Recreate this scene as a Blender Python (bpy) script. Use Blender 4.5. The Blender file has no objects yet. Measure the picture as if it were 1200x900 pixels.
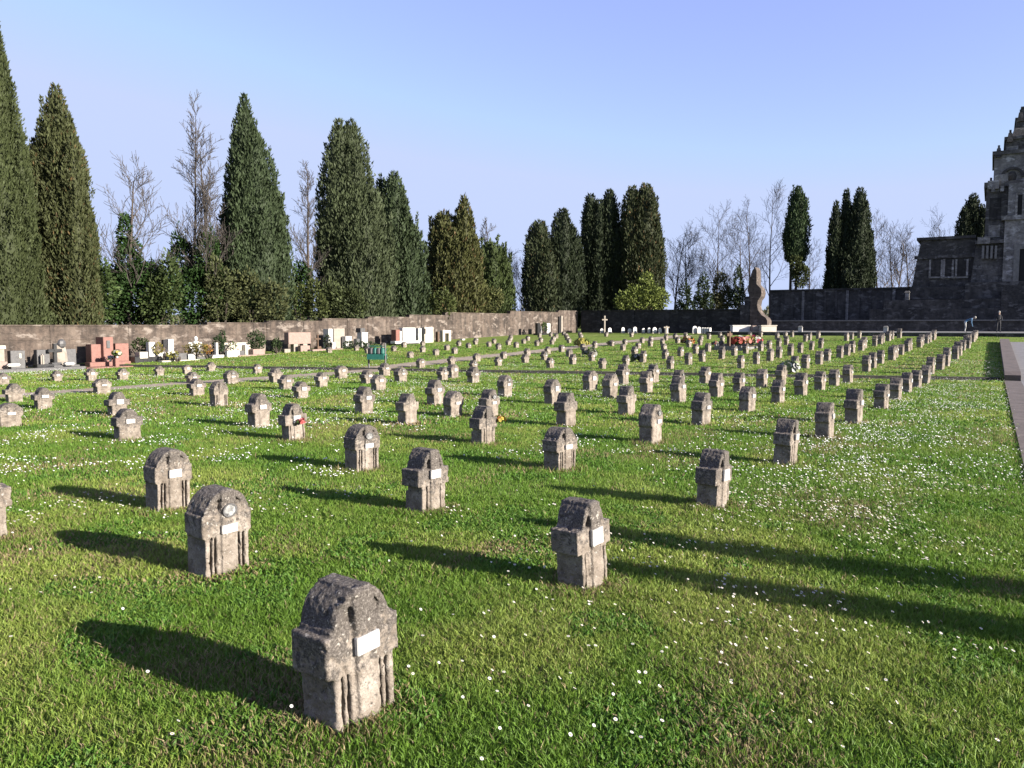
import bpy, bmesh, math, random
import numpy as np
from mathutils import Vector, Matrix, noise as mnoise

random.seed(7)
RNG = np.random.default_rng(11)
PI = math.pi
scene = bpy.context.scene
COL = scene.collection

# ------------------------------------------------------------------ camera model
FPX, EYE, HOR = 930.0, 2.2, 381.0
PITCH = math.atan((450 - HOR) / FPX)
cp, sp = math.cos(PITCH), math.sin(PITCH)

def ray(px, py):
    """unit-depth ray (x/Y, 1, z/Y) of a pixel of the 1200x900 photograph"""
    dx, dv = px - 600.0, -(py - 450.0)
    y = FPX * cp + dv * sp
    z = -FPX * sp + dv * cp
    return dx / y, z / y

D = Vector((0.5455, 0.8381)); D.normalize()          # direction of the grave rows
N = Vector((D.y, -D.x))                              # to the right of it (fronts of the markers)
ROT_N = math.atan2(N.x, -N.y)                        # turns local -Y to N, local X to D
AX = Vector((0.516, 0.857)); AX.normalize()          # axis of the paved path
AN = Vector((AX.y, -AX.x))
ROT_AX = math.atan2(-AX.x, AX.y)

def uv(x, y): return x * D.x + y * D.y, x * N.x + y * N.y

def flat(px, py):
    rx, rz = ray(px, py); Y = -EYE / rz
    return Vector((rx * Y, Y))

KA, KB = flat(250, 431.5), flat(1185, 446)           # the kerb across the lawn
KD = (KB - KA).normalized(); KN = Vector((-KD.y, KD.x))
U_END, H_END = 72.0, 1.3

def terrain(x, y):
    s = (x - KA.x) * KN.x + (y - KA.y) * KN.y
    if s <= 0: return 0.0
    u = x * D.x + y * D.y
    r = max(U_END - u, 0.0)
    return 0.10 * min(1, s / 0.02) + (H_END - 0.1) * s / (s + r + 1e-6)

def terrain_np(x, y):
    s = (x - KA.x) * KN.x + (y - KA.y) * KN.y
    u = x * D.x + y * D.y
    r = np.maximum(U_END - u, 0)
    sc = np.maximum(s, 0)
    return np.where(s > 0, 0.10 * np.minimum(1, sc / 0.02) + (H_END - .1) * sc / (sc + r + 1e-6), 0.0)

def G(px, py):
    """where the pixel's ray meets the lawn"""
    rx, rz = ray(px, py)
    Y = 3.0
    while Y < 140:
        if EYE + rz * Y <= terrain(rx * Y, Y): break
        Y += 0.05
    return Vector((rx * Y, Y, terrain(rx * Y, Y)))

def at_v(px, V):
    rx = ray(px, 385)[0]
    Y = V / (N.x * rx + N.y)
    return Vector((rx * Y, Y))

def at_u(px, U):
    rx = ray(px, 385)[0]
    Y = U / (D.x * rx + D.y)
    return Vector((rx * Y, Y))

def zat(py, Y): return EYE + ray(600, py)[1] * Y

# ------------------------------------------------------------------ numpy noise
def vnoise(x, y, seed=0):
    xi, yi = np.floor(x).astype(np.int64), np.floor(y).astype(np.int64)
    fx, fy = x - xi, y - yi
    fx = fx * fx * (3 - 2 * fx); fy = fy * fy * (3 - 2 * fy)
    def h(a, b):
        n = (a * 374761393 + b * 668265263 + seed * 982451653) & 0xffffffff
        n = ((n ^ (n >> 13)) * 1274126177) & 0xffffffff
        return ((n ^ (n >> 16)) & 0xffff) / 65535.0
    return (h(xi, yi) * (1 - fx) + h(xi + 1, yi) * fx) * (1 - fy) + (h(xi, yi + 1) * (1 - fx) + h(xi + 1, yi + 1) * fx) * fy

def fbm(x, y, seed=0):
    return (vnoise(x, y, seed) * .55 + vnoise(x * 2.1, y * 2.1, seed + 1) * .28 + vnoise(x * 4.3, y * 4.3, seed + 2) * .17)

# ------------------------------------------------------------------ materials
def new_mat(name):
    m = bpy.data.materials.new(name); m.use_nodes = True
    nt = m.node_tree
    return m, nt, nt.nodes['Principled BSDF'], nt.nodes['Material Output']

def node(nt, typ, **kw):
    n = nt.nodes.new(typ)
    for k, v in kw.items():
        if k in n.inputs: n.inputs[k].default_value = v
        else: setattr(n, k, v)
    return n

def ramp(nt, fac, stops):
    r = nt.nodes.new('ShaderNodeValToRGB')
    e = r.color_ramp.elements
    while len(e) > len(stops): e.remove(e[-1])
    while len(e) < len(stops): e.new(0.5)
    for i, (p, c) in enumerate(stops):
        e[i].position = p
        e[i].color = (c[0], c[1], c[2], 1) if hasattr(c, '__len__') else (c, c, c, 1)
    nt.links.new(fac, r.inputs[0])
    return r.outputs[0]

def mix(nt, fac, a, b, mode='MIX'):
    m = nt.nodes.new('ShaderNodeMix'); m.data_type = 'RGBA'; m.blend_type = mode
    for sock, val in ((m.inputs[0], fac), (m.inputs[6], a), (m.inputs[7], b)):
        if hasattr(val, 'links'): nt.links.new(val, sock)
        elif hasattr(val, '__len__'): sock.default_value = (*val, 1)
        else: sock.default_value = val
    return m.outputs[2]

def tex_noise(nt, vec, scale, detail=4, rough=.6, dist=0):
    n = node(nt, 'ShaderNodeTexNoise', Scale=scale, Detail=detail, Roughness=rough, Distortion=dist)
    nt.links.new(vec, n.inputs['Vector'])
    return n.outputs['Fac']

def obj_coord(nt, rnd=True):
    tc = nt.nodes.new('ShaderNodeTexCoord')
    if not rnd: return tc.outputs['Object'], None
    oi = nt.nodes.new('ShaderNodeObjectInfo')
    mul = node(nt, 'ShaderNodeMath', operation='MULTIPLY'); mul.inputs[1].default_value = 37.0
    nt.links.new(oi.outputs['Random'], mul.inputs[0])
    add = node(nt, 'ShaderNodeVectorMath', operation='ADD')
    nt.links.new(tc.outputs['Object'], add.inputs[0]); nt.links.new(mul.outputs[0], add.inputs[1])
    return add.outputs[0], oi.outputs['Random']

def bump(nt, bsdf, h, strength=.4, dist=.02):
    b = node(nt, 'ShaderNodeBump', Strength=strength, Distance=dist)
    nt.links.new(h, b.inputs['Height']); nt.links.new(b.outputs[0], bsdf.inputs['Normal'])

K = .47
def kc(c): return tuple(x * K for x in c)
def simple_mat(name, c1, c2, scale=6, rough=.85, bs=.3, bd=.02, detail=5):
    c1, c2 = kc(c1), kc(c2)
    m, nt, b, o = new_mat(name)
    v, r = obj_coord(nt)
    f = tex_noise(nt, v, scale, detail)
    nt.links.new(ramp(nt, f, [(.32, c1), (.68, c2)]), b.inputs['Base Color'])
    b.inputs['Roughness'].default_value = rough
    if bs: bump(nt, b, tex_noise(nt, v, scale * 3, 4), bs, bd)
    return m

def marker_mat():
    """weathered cement stone: pale tan below, dark lichen crust above"""
    m, nt, b, o = new_mat('weathered_stone')
    v, r = obj_coord(nt)
    tc = nt.nodes.new('ShaderNodeTexCoord')
    sep = nt.nodes.new('ShaderNodeSeparateXYZ'); nt.links.new(tc.outputs['Object'], sep.inputs[0])
    big = tex_noise(nt, v, 5.5, 5, .62); mid = tex_noise(nt, v, 18, 5, .65); fine = tex_noise(nt, v, 75, 4, .7)
    base = ramp(nt, big, [(.30, (.155, .130, .108)), (.50, (.285, .245, .208)), (.72, (.43, .385, .34))])
    base = mix(nt, .45, base, ramp(nt, fine, [(.35, (.35, .34, .33)), (.65, (1.0, 1.0, 1.0))]), 'MULTIPLY')
    # lichen crust: more on the upper third
    zz = node(nt, 'ShaderNodeMapRange'); nt.links.new(sep.outputs[2], zz.inputs[0])
    zz.inputs[1].default_value = .15; zz.inputs[2].default_value = .78
    zz.inputs[3].default_value = -.16; zz.inputs[4].default_value = .28
    add = node(nt, 'ShaderNodeMath', operation='ADD'); nt.links.new(mid, add.inputs[0]); nt.links.new(zz.outputs[0], add.inputs[1])
    mr = node(nt, 'ShaderNodeMath', operation='MULTIPLY_ADD'); nt.links.new(r, mr.inputs[0]); mr.inputs[1].default_value = .16; mr.inputs[2].default_value = -.08
    add2 = node(nt, 'ShaderNodeMath', operation='ADD'); nt.links.new(add.outputs[0], add2.inputs[0]); nt.links.new(mr.outputs[0], add2.inputs[1])
    crust = ramp(nt, add2.outputs[0], [(.50, 0), (.64, 1)])
    ccol = ramp(nt, fine, [(.3, (.036, .032, .029)), (.52, (.115, .102, .092)), (.75, (.27, .25, .23))])
    c = mix(nt, crust, base, ccol)
    spots = ramp(nt, tex_noise(nt, v, 30, 2, .5), [(.66, 0), (.70, 1)])
    c = mix(nt, spots, c, (.34, .32, .29))
    pit = ramp(nt, tex_noise(nt, v, 42, 3, .6), [(.28, 1), (.36, 0)])
    c = mix(nt, pit, c, (.06, .05, .045))
    c = mix(nt, 1.0, c, (.74, .73, .71), 'MULTIPLY')
    nt.links.new(c, b.inputs['Base Color'])
    b.inputs['Roughness'].default_value = .95
    b.inputs['Specular IOR Level'].default_value = .2
    hh = node(nt, 'ShaderNodeMath', operation='MULTIPLY_ADD'); nt.links.new(fine, hh.inputs[0]); hh.inputs[1].default_value = .6; nt.links.new(mid, hh.inputs[2])
    bump(nt, b, hh.outputs[0], .9, .018)
    return m

def wall_mat(name, dark, mid, lite, streak=.5):
    m, nt, b, o = new_mat(name)
    tc = nt.nodes.new('ShaderNodeTexCoord')
    v = tc.outputs['Object']
    f1 = tex_noise(nt, v, .55, 6, .65)
    mp = node(nt, 'ShaderNodeMapping'); mp.inputs['Scale'].default_value = (1.6, 1.6, .28)
    nt.links.new(v, mp.inputs[0])
    f2 = tex_noise(nt, mp.outputs[0], 1.5, 6, .7)
    f3 = tex_noise(nt, v, 14, 5, .7)
    c = ramp(nt, f1, [(.30, dark), (.5, mid), (.72, lite)])
    c = mix(nt, streak, c, ramp(nt, f2, [(.36, (.35, .33, .31)), (.62, (1.15, 1.08, 1.0))]), 'MULTIPLY')
    mp2 = node(nt, 'ShaderNodeMapping'); mp2.inputs['Scale'].default_value = (1, 1, 1.9)
    nt.links.new(v, mp2.inputs[0])
    patch = ramp(nt, tex_noise(nt, mp2.outputs[0], 1.15, 7, .68, .35), [(.54, 0), (.63, 1)])
    dk = ramp(nt, tex_noise(nt, mp2.outputs[0], 2.3, 6, .7, .5), [(.36, .35), (.52, 1)])
    c = mix(nt, .75, c, dk, 'MULTIPLY')
    c = mix(nt, patch, c, tuple(min(1, x * 1.2) for x in lite))
    c = mix(nt, .35, c, ramp(nt, f3, [(.3, (.45, .45, .45)), (.7, (1, 1, 1))]), 'MULTIPLY')
    nt.links.new(c, b.inputs['Base Color'])
    b.inputs['Roughness'].default_value = .95
    bump(nt, b, f3, .6, .04)
    return m

def attr_mat(name, rough=.6, transl=.0, attr='col', spec=.3):
    m, nt, b, o = new_mat(name)
    a = nt.nodes.new('ShaderNodeAttribute'); a.attribute_name = attr
    nt.links.new(a.outputs['Color'], b.inputs['Base Color'])
    b.inputs['Roughness'].default_value = rough
    b.inputs['Specular IOR Level'].default_value = spec
    if transl:
        t = nt.nodes.new('ShaderNodeBsdfTranslucent'); nt.links.new(a.outputs['Color'], t.inputs[0])
        ms = nt.nodes.new('ShaderNodeMixShader'); ms.inputs[0].default_value = transl
        nt.links.new(b.outputs[0], ms.inputs[1]); nt.links.new(t.outputs[0], ms.inputs[2])
        nt.links.new(ms.outputs[0], o.inputs[0])
    return m

def lawn_mat():
    m, nt, b, o = new_mat('lawn_ground')
    tc = nt.nodes.new('ShaderNodeTexCoord'); v = tc.outputs['Object']
    f1 = tex_noise(nt, v, .35, 6, .6); f2 = tex_noise(nt, v, 3.5, 6, .68); f3 = tex_noise(nt, v, 26, 4, .7)
    c = ramp(nt, f2, [(.28, (.075, .105, .022)), (.48, (.14, .19, .04)), (.62, (.20, .235, .065)), (.8, (.28, .26, .115))])
    dry = ramp(nt, f1, [(.50, 0), (.70, 1)])
    dm = mix(nt, dry, (0, 0, 0), (.75, .75, .75))
    c = mix(nt, dm, c, ramp(nt, f2, [(.3, (.14, .15, .05)), (.7, (.28, .245, .115))]))
    c = mix(nt, .6, c, ramp(nt, f3, [(.3, (.48, .5, .46)), (.7, (1.25, 1.22, 1.2))]), 'MULTIPLY')
    c = mix(nt, 1.0, c, (.92, .99, .86), 'MULTIPLY')
    nt.links.new(c, b.inputs['Base Color'])
    b.inputs['Roughness'].default_value = 1.0
    b.inputs['Specular IOR Level'].default_value = .1
    bump(nt, b, f3, .9, .06)
    return m

M = {}
M['stone'] = marker_mat()
M['lawn'] = lawn_mat()
M['grass'] = attr_mat('grass_blades', .6, .42)
M['daisy'] = attr_mat('daisy_petals', .7, .15)
M['leaf'] = attr_mat('foliage', .65, .12, spec=.15)
M['petal'] = attr_mat('bouquet_petals', .7, .1)
M['plaque'] = simple_mat('white_marble_plaque', (.62, .60, .56), (.98, .97, .95), 9, .35, .05)
M['photo'] = simple_mat('enamel_portrait', (.05, .05, .055), (.62, .62, .6), 26, .25, 0)
M['white_marble'] = simple_mat('white_marble', (.82, .79, .74), (1.1, 1.07, 1.0), 3, .5, .1)
M['cream'] = simple_mat('cream_stone', (.68, .62, .50), (.92, .85, .70), 3, .7, .2)
M['beige'] = simple_mat('beige_stone', (.36, .31, .25), (.50, .44, .37), 4, .8, .3)
M['pink'] = simple_mat('pink_granite', (.34, .23, .19), (.47, .33, .28), 9, .6, .15)
M['terracotta'] = simple_mat('red_granite', (.27, .11, .082), (.37, .165, .125), 8, .55, .15)
M['greystone'] = simple_mat('grey_granite', (.085, .083, .085), (.16, .155, .155), 8, .55, .15)
M['blackstone'] = simple_mat('black_granite', (.018, .018, .02), (.05, .05, .052), 8, .35, .1)
M['teal'] = simple_mat('teal_painted_metal', (.02, .17, .13), (.035, .24, .18), 6, .45, .05)
M['wood'] = simple_mat('brown_wood', (.10, .055, .03), (.2, .12, .07), 9, .8, .3)
M['ceramic'] = simple_mat('pale_ceramic', (.6, .58, .54), (.75, .73, .7), 8, .4, .05)
M['gravel'] = simple_mat('worn_gravel', (.38, .30, .21), (.66, .53, .40), 5, .95, .6, .03, 8)
M['kerb'] = simple_mat('shade_dark_kerb_stone', (.035, .036, .028), (.10, .095, .075), 4, .95, .5)  # kerb colour darkened to paint in the shade along the step
M['palekerb'] = simple_mat('pale_kerb_stone', (.21, .205, .19), (.34, .33, .31), 4, .9, .4)
M['brownkerb'] = simple_mat('brown_porphyry_edging', (.12, .092, .074), (.24, .185, .155), 3, .9, .5)
M['paving'] = simple_mat('grey_paving', (.24, .23, .225), (.36, .345, .335), 2.2, .9, .4)
M['wall'] = wall_mat('stained_plaster_wall', *map(kc, ((.085, .066, .055), (.185, .145, .12), (.31, .26, .22))), .85)
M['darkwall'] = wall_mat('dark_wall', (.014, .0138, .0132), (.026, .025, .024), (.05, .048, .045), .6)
M['ceppo'] = wall_mat('dark_conglomerate_stone', (.026, .0255, .025), (.050, .0485, .047), (.095, .091, .087), .6)
M['ceppolight'] = wall_mat('grey_conglomerate_stone', (.11, .107, .104), (.185, .18, .174), (.29, .283, .275), .5)
M['ceppohaze'] = wall_mat('haze_grey_conglomerate_stone', (.045, .044, .043), (.082, .08, .078), (.14, .136, .13), .6)  # tower stone made paler, distance haze put into its colour
M['tanstone'] = wall_mat('tan_stone', *map(kc, ((.10, .078, .062), (.165, .13, .105), (.24, .195, .165))), .6)
M['bark'] = simple_mat('bark', (.06, .046, .035), (.13, .10, .08), 5, .95, .5)
M['twig'] = simple_mat('bare_twigs', (.065, .052, .045), (.13, .11, .095), 3, .95, .2)
M['twigtan'] = simple_mat('tan_twigs', (.15, .11, .075), (.24, .19, .135), 3, .95, .2)
M['skin'] = simple_mat('skin', (.5, .33, .25), (.58, .39, .3), 5, .6, 0)
M['hair'] = simple_mat('pale_hair', (.35, .32, .28), (.5, .47, .42), 20, .7, .2)
M['hairdark'] = simple_mat('dark_hair', (.05, .04, .03), (.1, .08, .06), 20, .7, .2)
M['blue'] = simple_mat('blue_cloth', (.10, .23, .42), (.16, .32, .52), 10, .9, .2)
M['whitecloth'] = simple_mat('white_cloth', (.66, .66, .64), (.78, .78, .76), 8, .9, .2)
M['darkcloth'] = simple_mat('dark_cloth', (.02, .022, .028), (.05, .05, .06), 9, .9, .2)
M['voidm'] = simple_mat('dark_opening', (.008, .008, .009), (.016, .016, .017), 3, .9, 0)

# ------------------------------------------------------------------ object helpers
def props(o, label=None, cat=None, group=None, kind=None):
    if label: o['label'] = label
    if cat: o['category'] = cat
    if group: o['group'] = group
    if kind: o['kind'] = kind
    return o

def link_mesh(name, me, mat=None, parent=None):
    o = bpy.data.objects.new(name, me); COL.objects.link(o)
    if mat: me.materials.append(mat)
    if parent: o.parent = parent
    return o

def thing(name, label, cat, loc=(0, 0, 0), rot=0, group=None):
    o = bpy.data.objects.new(name, None); COL.objects.link(o)
    o.location = loc; o.rotation_euler = (0, 0, rot)
    o.empty_display_size = .2
    return props(o, label, cat, group)

class MB:
    """collects shapes, builds ONE mesh object"""
    def __init__(s): s.v, s.f = [], []
    def add(s, vs, fs):
        n = len(s.v); s.v += [tuple(p) for p in vs]; s.f += [tuple(i + n for i in f) for f in fs]; return s
    def box(s, x0, x1, y0, y1, z0, z1, bev=0):
        if bev:
            bm = bmesh.new()
            r = bmesh.ops.create_cube(bm, size=1)
            for v in bm.verts: v.co = Vector((x0 + (v.co.x + .5) * (x1 - x0), y0 + (v.co.y + .5) * (y1 - y0), z0 + (v.co.z + .5) * (z1 - z0)))
            bmesh.ops.bevel(bm, geom=bm.edges[:], offset=bev, segments=2, affect='EDGES')
            bm.verts.index_update()
            s.add([v.co[:] for v in bm.verts], [[v.index for v in f.verts] for f in bm.faces]); bm.free()
            return s
        return s.add([(x0, y0, z0), (x1, y0, z0), (x1, y1, z0), (x0, y1, z0), (x0, y0, z1), (x1, y0, z1), (x1, y1, z1), (x0, y1, z1)],
                     [(0, 3, 2, 1), (4, 5, 6, 7), (0, 1, 5, 4), (1, 2, 6, 5), (2, 3, 7, 6), (3, 0, 4, 7)])
    def prism(s, prof, y0, y1):
        """profile in x,z extruded in y"""
        n = len(prof)
        vs = [(x, y0, z) for x, z in prof] + [(x, y1, z) for x, z in prof]
        fs = [tuple(range(n)), tuple(range(2 * n - 1, n - 1, -1))]
        fs += [(i, i + n, (i + 1) % n + n, (i + 1) % n) for i in range(n)]
        return s.add(vs, fs)
    def prism_x(s, prof, x0, x1):
        """profile in y,z extruded in x"""
        n = len(prof)
        vs = [(x0, y, z) for y, z in prof] + [(x1, y, z) for y, z in prof]
        fs = [tuple(range(n - 1, -1, -1)), tuple(range(n, 2 * n))]
        fs += [(i, (i + 1) % n, (i + 1) % n + n, i + n) for i in range(n)]
        return s.add(vs, fs)
    def frustum(s, x0, x1, y0, y1, z0, z1, inx, iny):
        return s.add([(x0, y0, z0), (x1, y0, z0), (x1, y1, z0), (x0, y1, z0), (x0 + inx, y0 + iny, z1), (x1 - inx, y0 + iny, z1), (x1 - inx, y1 - iny, z1), (x0 + inx, y1 - iny, z1)],
                     [(0, 3, 2, 1), (4, 5, 6, 7), (0, 1, 5, 4), (1, 2, 6, 5), (2, 3, 7, 6), (3, 0, 4, 7)])
    def tube(s, pts, rads, n=6):
        base = len(s.v)
        pts = [Vector(p) for p in pts]
        for i, p in enumerate(pts):
            t = (pts[min(i + 1, len(pts) - 1)] - pts[max(i - 1, 0)])
            if t.length < 1e-9: t = Vector((0, 0, 1))
            t.normalize()
            a = t.cross(Vector((.31, .87, .12))); a.normalize(); b = t.cross(a)
            for k in range(n):
                q = p + (a * math.cos(2 * PI * k / n) + b * math.sin(2 * PI * k / n)) * rads[i]
                s.v.append(q[:])
        for i in range(len(pts) - 1):
            for k in range(n):
                s.f.append((base + i * n + k, base + i * n + (k + 1) % n, base + (i + 1) * n + (k + 1) % n, base + (i + 1) * n + k))
        s.f.append(tuple(base + k for k in range(n - 1, -1, -1)))
        s.f.append(tuple(base + (len(pts) - 1) * n + k for k in range(n)))
        return s
    def lathe(s, prof, n=16, c=(0, 0)):
        base = len(s.v)
        for r, z in prof:
            for k in range(n): s.v.append((c[0] + r * math.cos(2 * PI * k / n), c[1] + r * math.sin(2 * PI * k / n), z))
        for i in range(len(prof) - 1):
            for k in range(n):
                s.f.append((base + i * n + k, base + i * n + (k + 1) % n, base + (i + 1) * n + (k + 1) % n, base + (i + 1) * n + k))
        s.f.append(tuple(base + k for k in range(n - 1, -1, -1)))
        s.f.append(tuple(base + (len(prof) - 1) * n + k for k in range(n)))
        return s
    def ball(s, c, r, n=10, m=7):
        base = len(s.v)
        rx, ry, rz = r if hasattr(r, '__len__') else (r, r, r)
        for j in range(1, m):
            a = PI * j / m
            for k in range(n): s.v.append((c[0] + rx * math.sin(a) * math.cos(2 * PI * k / n), c[1] + ry * math.sin(a) * math.sin(2 * PI * k / n), c[2] + rz * math.cos(a)))
        s.v.append((c[0], c[1], c[2] + rz)); s.v.append((c[0], c[1], c[2] - rz))
        t, b = len(s.v) - 2, len(s.v) - 1
        for j in range(m - 2):
            for k in range(n): s.f.append((base + j * n + k, base + (j + 1) * n + k, base + (j + 1) * n + (k + 1) % n, base + j * n + (k + 1) % n))
        for k in range(n):
            s.f.append((t, base + k, base + (k + 1) % n)); s.f.append((b, base + (m - 2) * n + (k + 1) % n, base + (m - 2) * n + k))
        return s
    def mesh(s, name='mesh', smooth=False):
        me = bpy.data.meshes.new(name); me.from_pydata(s.v, [], s.f); me.update()
        if smooth: me.polygons.foreach_set('use_smooth', [True] * len(me.polygons))
        return me
    def build(s, name, mat, parent=None, smooth=False):
        return link_mesh(name, s.mesh(name, smooth), mat, parent)

def tri_mesh(name, verts, tris, cols=None, mat=None, parent=None, smooth=False):
    """numpy triangles -> mesh object, one colour per vertex"""
    me = bpy.data.meshes.new(name)
    nv, nf = len(verts), len(tris)
    me.vertices.add(nv); me.vertices.foreach_set('co', np.ascontiguousarray(verts, dtype=np.float32).ravel())
    me.loops.add(nf * 3); me.loops.foreach_set('vertex_index', np.ascontiguousarray(tris, dtype=np.int32).ravel())
    me.polygons.add(nf); me.polygons.foreach_set('loop_start', np.arange(0, nf * 3, 3, dtype=np.int32))
    if smooth: me.polygons.foreach_set('use_smooth', np.ones(nf, dtype=bool))
    me.update(calc_edges=True)
    if cols is not None:
        a = me.color_attributes.new('col', 'FLOAT_COLOR', 'POINT')
        c4 = np.ones((nv, 4), dtype=np.float32); c4[:, :3] = cols
        a.data.foreach_set('color', c4.ravel())
    return link_mesh(name, me, mat, parent)

# ------------------------------------------------------------------ ground
def grid_lines(neg, fine0, fine1, step, pos, extra=()):
    a = list(np.arange(fine0, fine1 + 1e-6, step)) + list(extra)
    d, x = step, fine0
    while x > neg: d *= 1.5; x -= d; a.append(x)
    d, x = step, fine1
    while x < pos: d *= 1.5; x += d; a.append(x)
    return np.array(sorted(set(np.round(a, 4))))

def make_ground():
    al = grid_lines(-1500, -30, 75, 1.5, 1500)
    sl = grid_lines(-400, -42, 60, 1.2, 2500, (0.0, 0.02))
    A, S = np.meshgrid(al, sl)
    X = KA.x + A * KD.x + S * KN.x; Y = KA.y + A * KD.y + S * KN.y
    Z = terrain_np(X, Y)
    U = X * D.x + Y * D.y
    nx = len(al)
    v = np.stack([X, Y, Z], -1).reshape(-1, 3)
    i = np.arange(len(v)).reshape(X.shape)
    a, b, c, d = i[:-1, :-1].ravel(), i[:-1, 1:].ravel(), i[1:, 1:].ravel(), i[1:, :-1].ravel()
    t = np.concatenate([np.stack([a, b, c], 1), np.stack([a, c, d], 1)])
    o = tri_mesh('ground', v, t, None, M['lawn'], None)
    props(o, kind='structure')
make_ground()

# kerb across the lawn
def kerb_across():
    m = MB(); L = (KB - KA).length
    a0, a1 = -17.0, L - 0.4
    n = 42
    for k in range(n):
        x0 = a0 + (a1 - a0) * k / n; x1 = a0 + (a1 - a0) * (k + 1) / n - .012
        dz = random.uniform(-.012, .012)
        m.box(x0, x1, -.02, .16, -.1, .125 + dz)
    m.box(a0, a1, -.19, -.022, -.1, .012)  # dark gutter strip, part of the painted shade line
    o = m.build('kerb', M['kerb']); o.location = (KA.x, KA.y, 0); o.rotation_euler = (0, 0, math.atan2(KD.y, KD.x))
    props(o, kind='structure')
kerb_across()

# gravel path between the rows
V_GR, W_GR = -26.6, 1.9
def gravel_path():
    vs, fs = [], []
    us = np.arange(-40, 70.1, 1.0)
    for i, u in enumerate(us):
        for k in range(5):
            vv = V_GR + (k / 4 - .5) * W_GR * (1 + .0) + (.16 * math.sin(u * 1.7 + k) + .12 * math.sin(u * .63)) * (1 if k in (0, 4) else .4)
            x, y = u * D.x + vv * N.x, u * D.y + vv * N.y
            vs.append((x, y, terrain(x, y) + (.012 if k not in (0, 4) else .006) + .012 * (terrain(x, y) > 0)))
    for i in range(len(us) - 1):
        for k in range(4):
            a = i * 5 + k; fs.append((a, a + 1, a + 6, a + 5))
    me = bpy.data.meshes.new('gravel_path'); me.from_pydata(vs, [], fs)
    o = link_mesh('gravel_path', me, M['gravel']); props(o, kind='structure')
gravel_path()

# paved path on the right
E1, E2 = flat(1198, 540), flat(1177, 447)
AX = (E2 - E1).normalized(); AN = Vector((AX.y, -AX.x)); ROT_AX = math.atan2(-AX.x, AX.y)
P_W = 6.6
S_E2 = (E2 - E1).length
def axp(a, w, z=0):         # a metres along the path from E1, w metres to the right of its edge
    p = E1 + AX * a + AN * w
    return Vector((p.x, p.y, z))
def path_z(a):
    p = E1 + AX * a
    return terrain(p.x - .3, p.y) if True else 0
A_END = 72.0
def paved_path():
    def strip(name, w0, w1, mat, lift, a0, a1, n):
        vs, fs = [], []
        for i in range(n + 1):
            a = a0 + (a1 - a0) * i / n
            z = terrain(*(E1 + AX * a + AN * .2)[:2])
            for w in (w0, w1):
                p = axp(a, w, z + lift); vs.append(p[:])
            for w in (w0, w1):
                p = axp(a, w, z - .25); vs.append(p[:])
        for i in range(n):
            b = i * 4
            fs += [(b, b + 1, b + 5, b + 4), (b + 2, b, b + 4, b + 6), (b + 1, b + 3, b + 7, b + 5)]
        fs += [(0, 2, 3, 1)]
        me = bpy.data.meshes.new(name); me.from_pydata(vs, [], fs)
        o = link_mesh(name, me, mat); props(o, kind='structure'); return o
    strip('path_edging', 0, .55, M['brownkerb'], .035, -30, S_E2, 60)
    strip('paved_path', .55, P_W - .55, M['paving'], .03, -30, 49, 80)
    strip('path_edging', P_W - .55, P_W, M['brownkerb'], .035, -30, 49, 80)
    # raised border beyond the kerb
    vs, fs = [], []
    n = 40
    for i in range(n + 1):
        a = S_E2 + .3 + (49 - S_E2 - .3) * i / n
        zt = terrain(*(E1 + AX * a)[:2])
        for w, z in ((0, zt - .2), (0, zt + .24), (.55, zt + .24), (.55, zt - .2)):
            vs.append(axp(a, w, z)[:])
    for i in range(n):
        b = i * 4
        fs += [(b + k, b + k + 1, b + k + 5, b + k + 4) for k in range(3)]
    fs += [(3, 2, 1, 0), (n * 4, n * 4 + 1, n * 4 + 2, n * 4 + 3)]
    me = bpy.data.meshes.new('path_border'); me.from_pydata(vs, [], fs)
    o = link_mesh('path_border', me, M['brownkerb'])
    props(o, 'low brown stone border wall beside the paved path, from the lawn kerb to the terrace', 'border wall')
paved_path()

# ------------------------------------------------------------------ grave markers
def eval_mesh(o):
    dg = bpy.context.evaluated_depsgraph_get()
    me = bpy.data.meshes.new_from_object(o.evaluated_get(dg))
    return me

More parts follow.
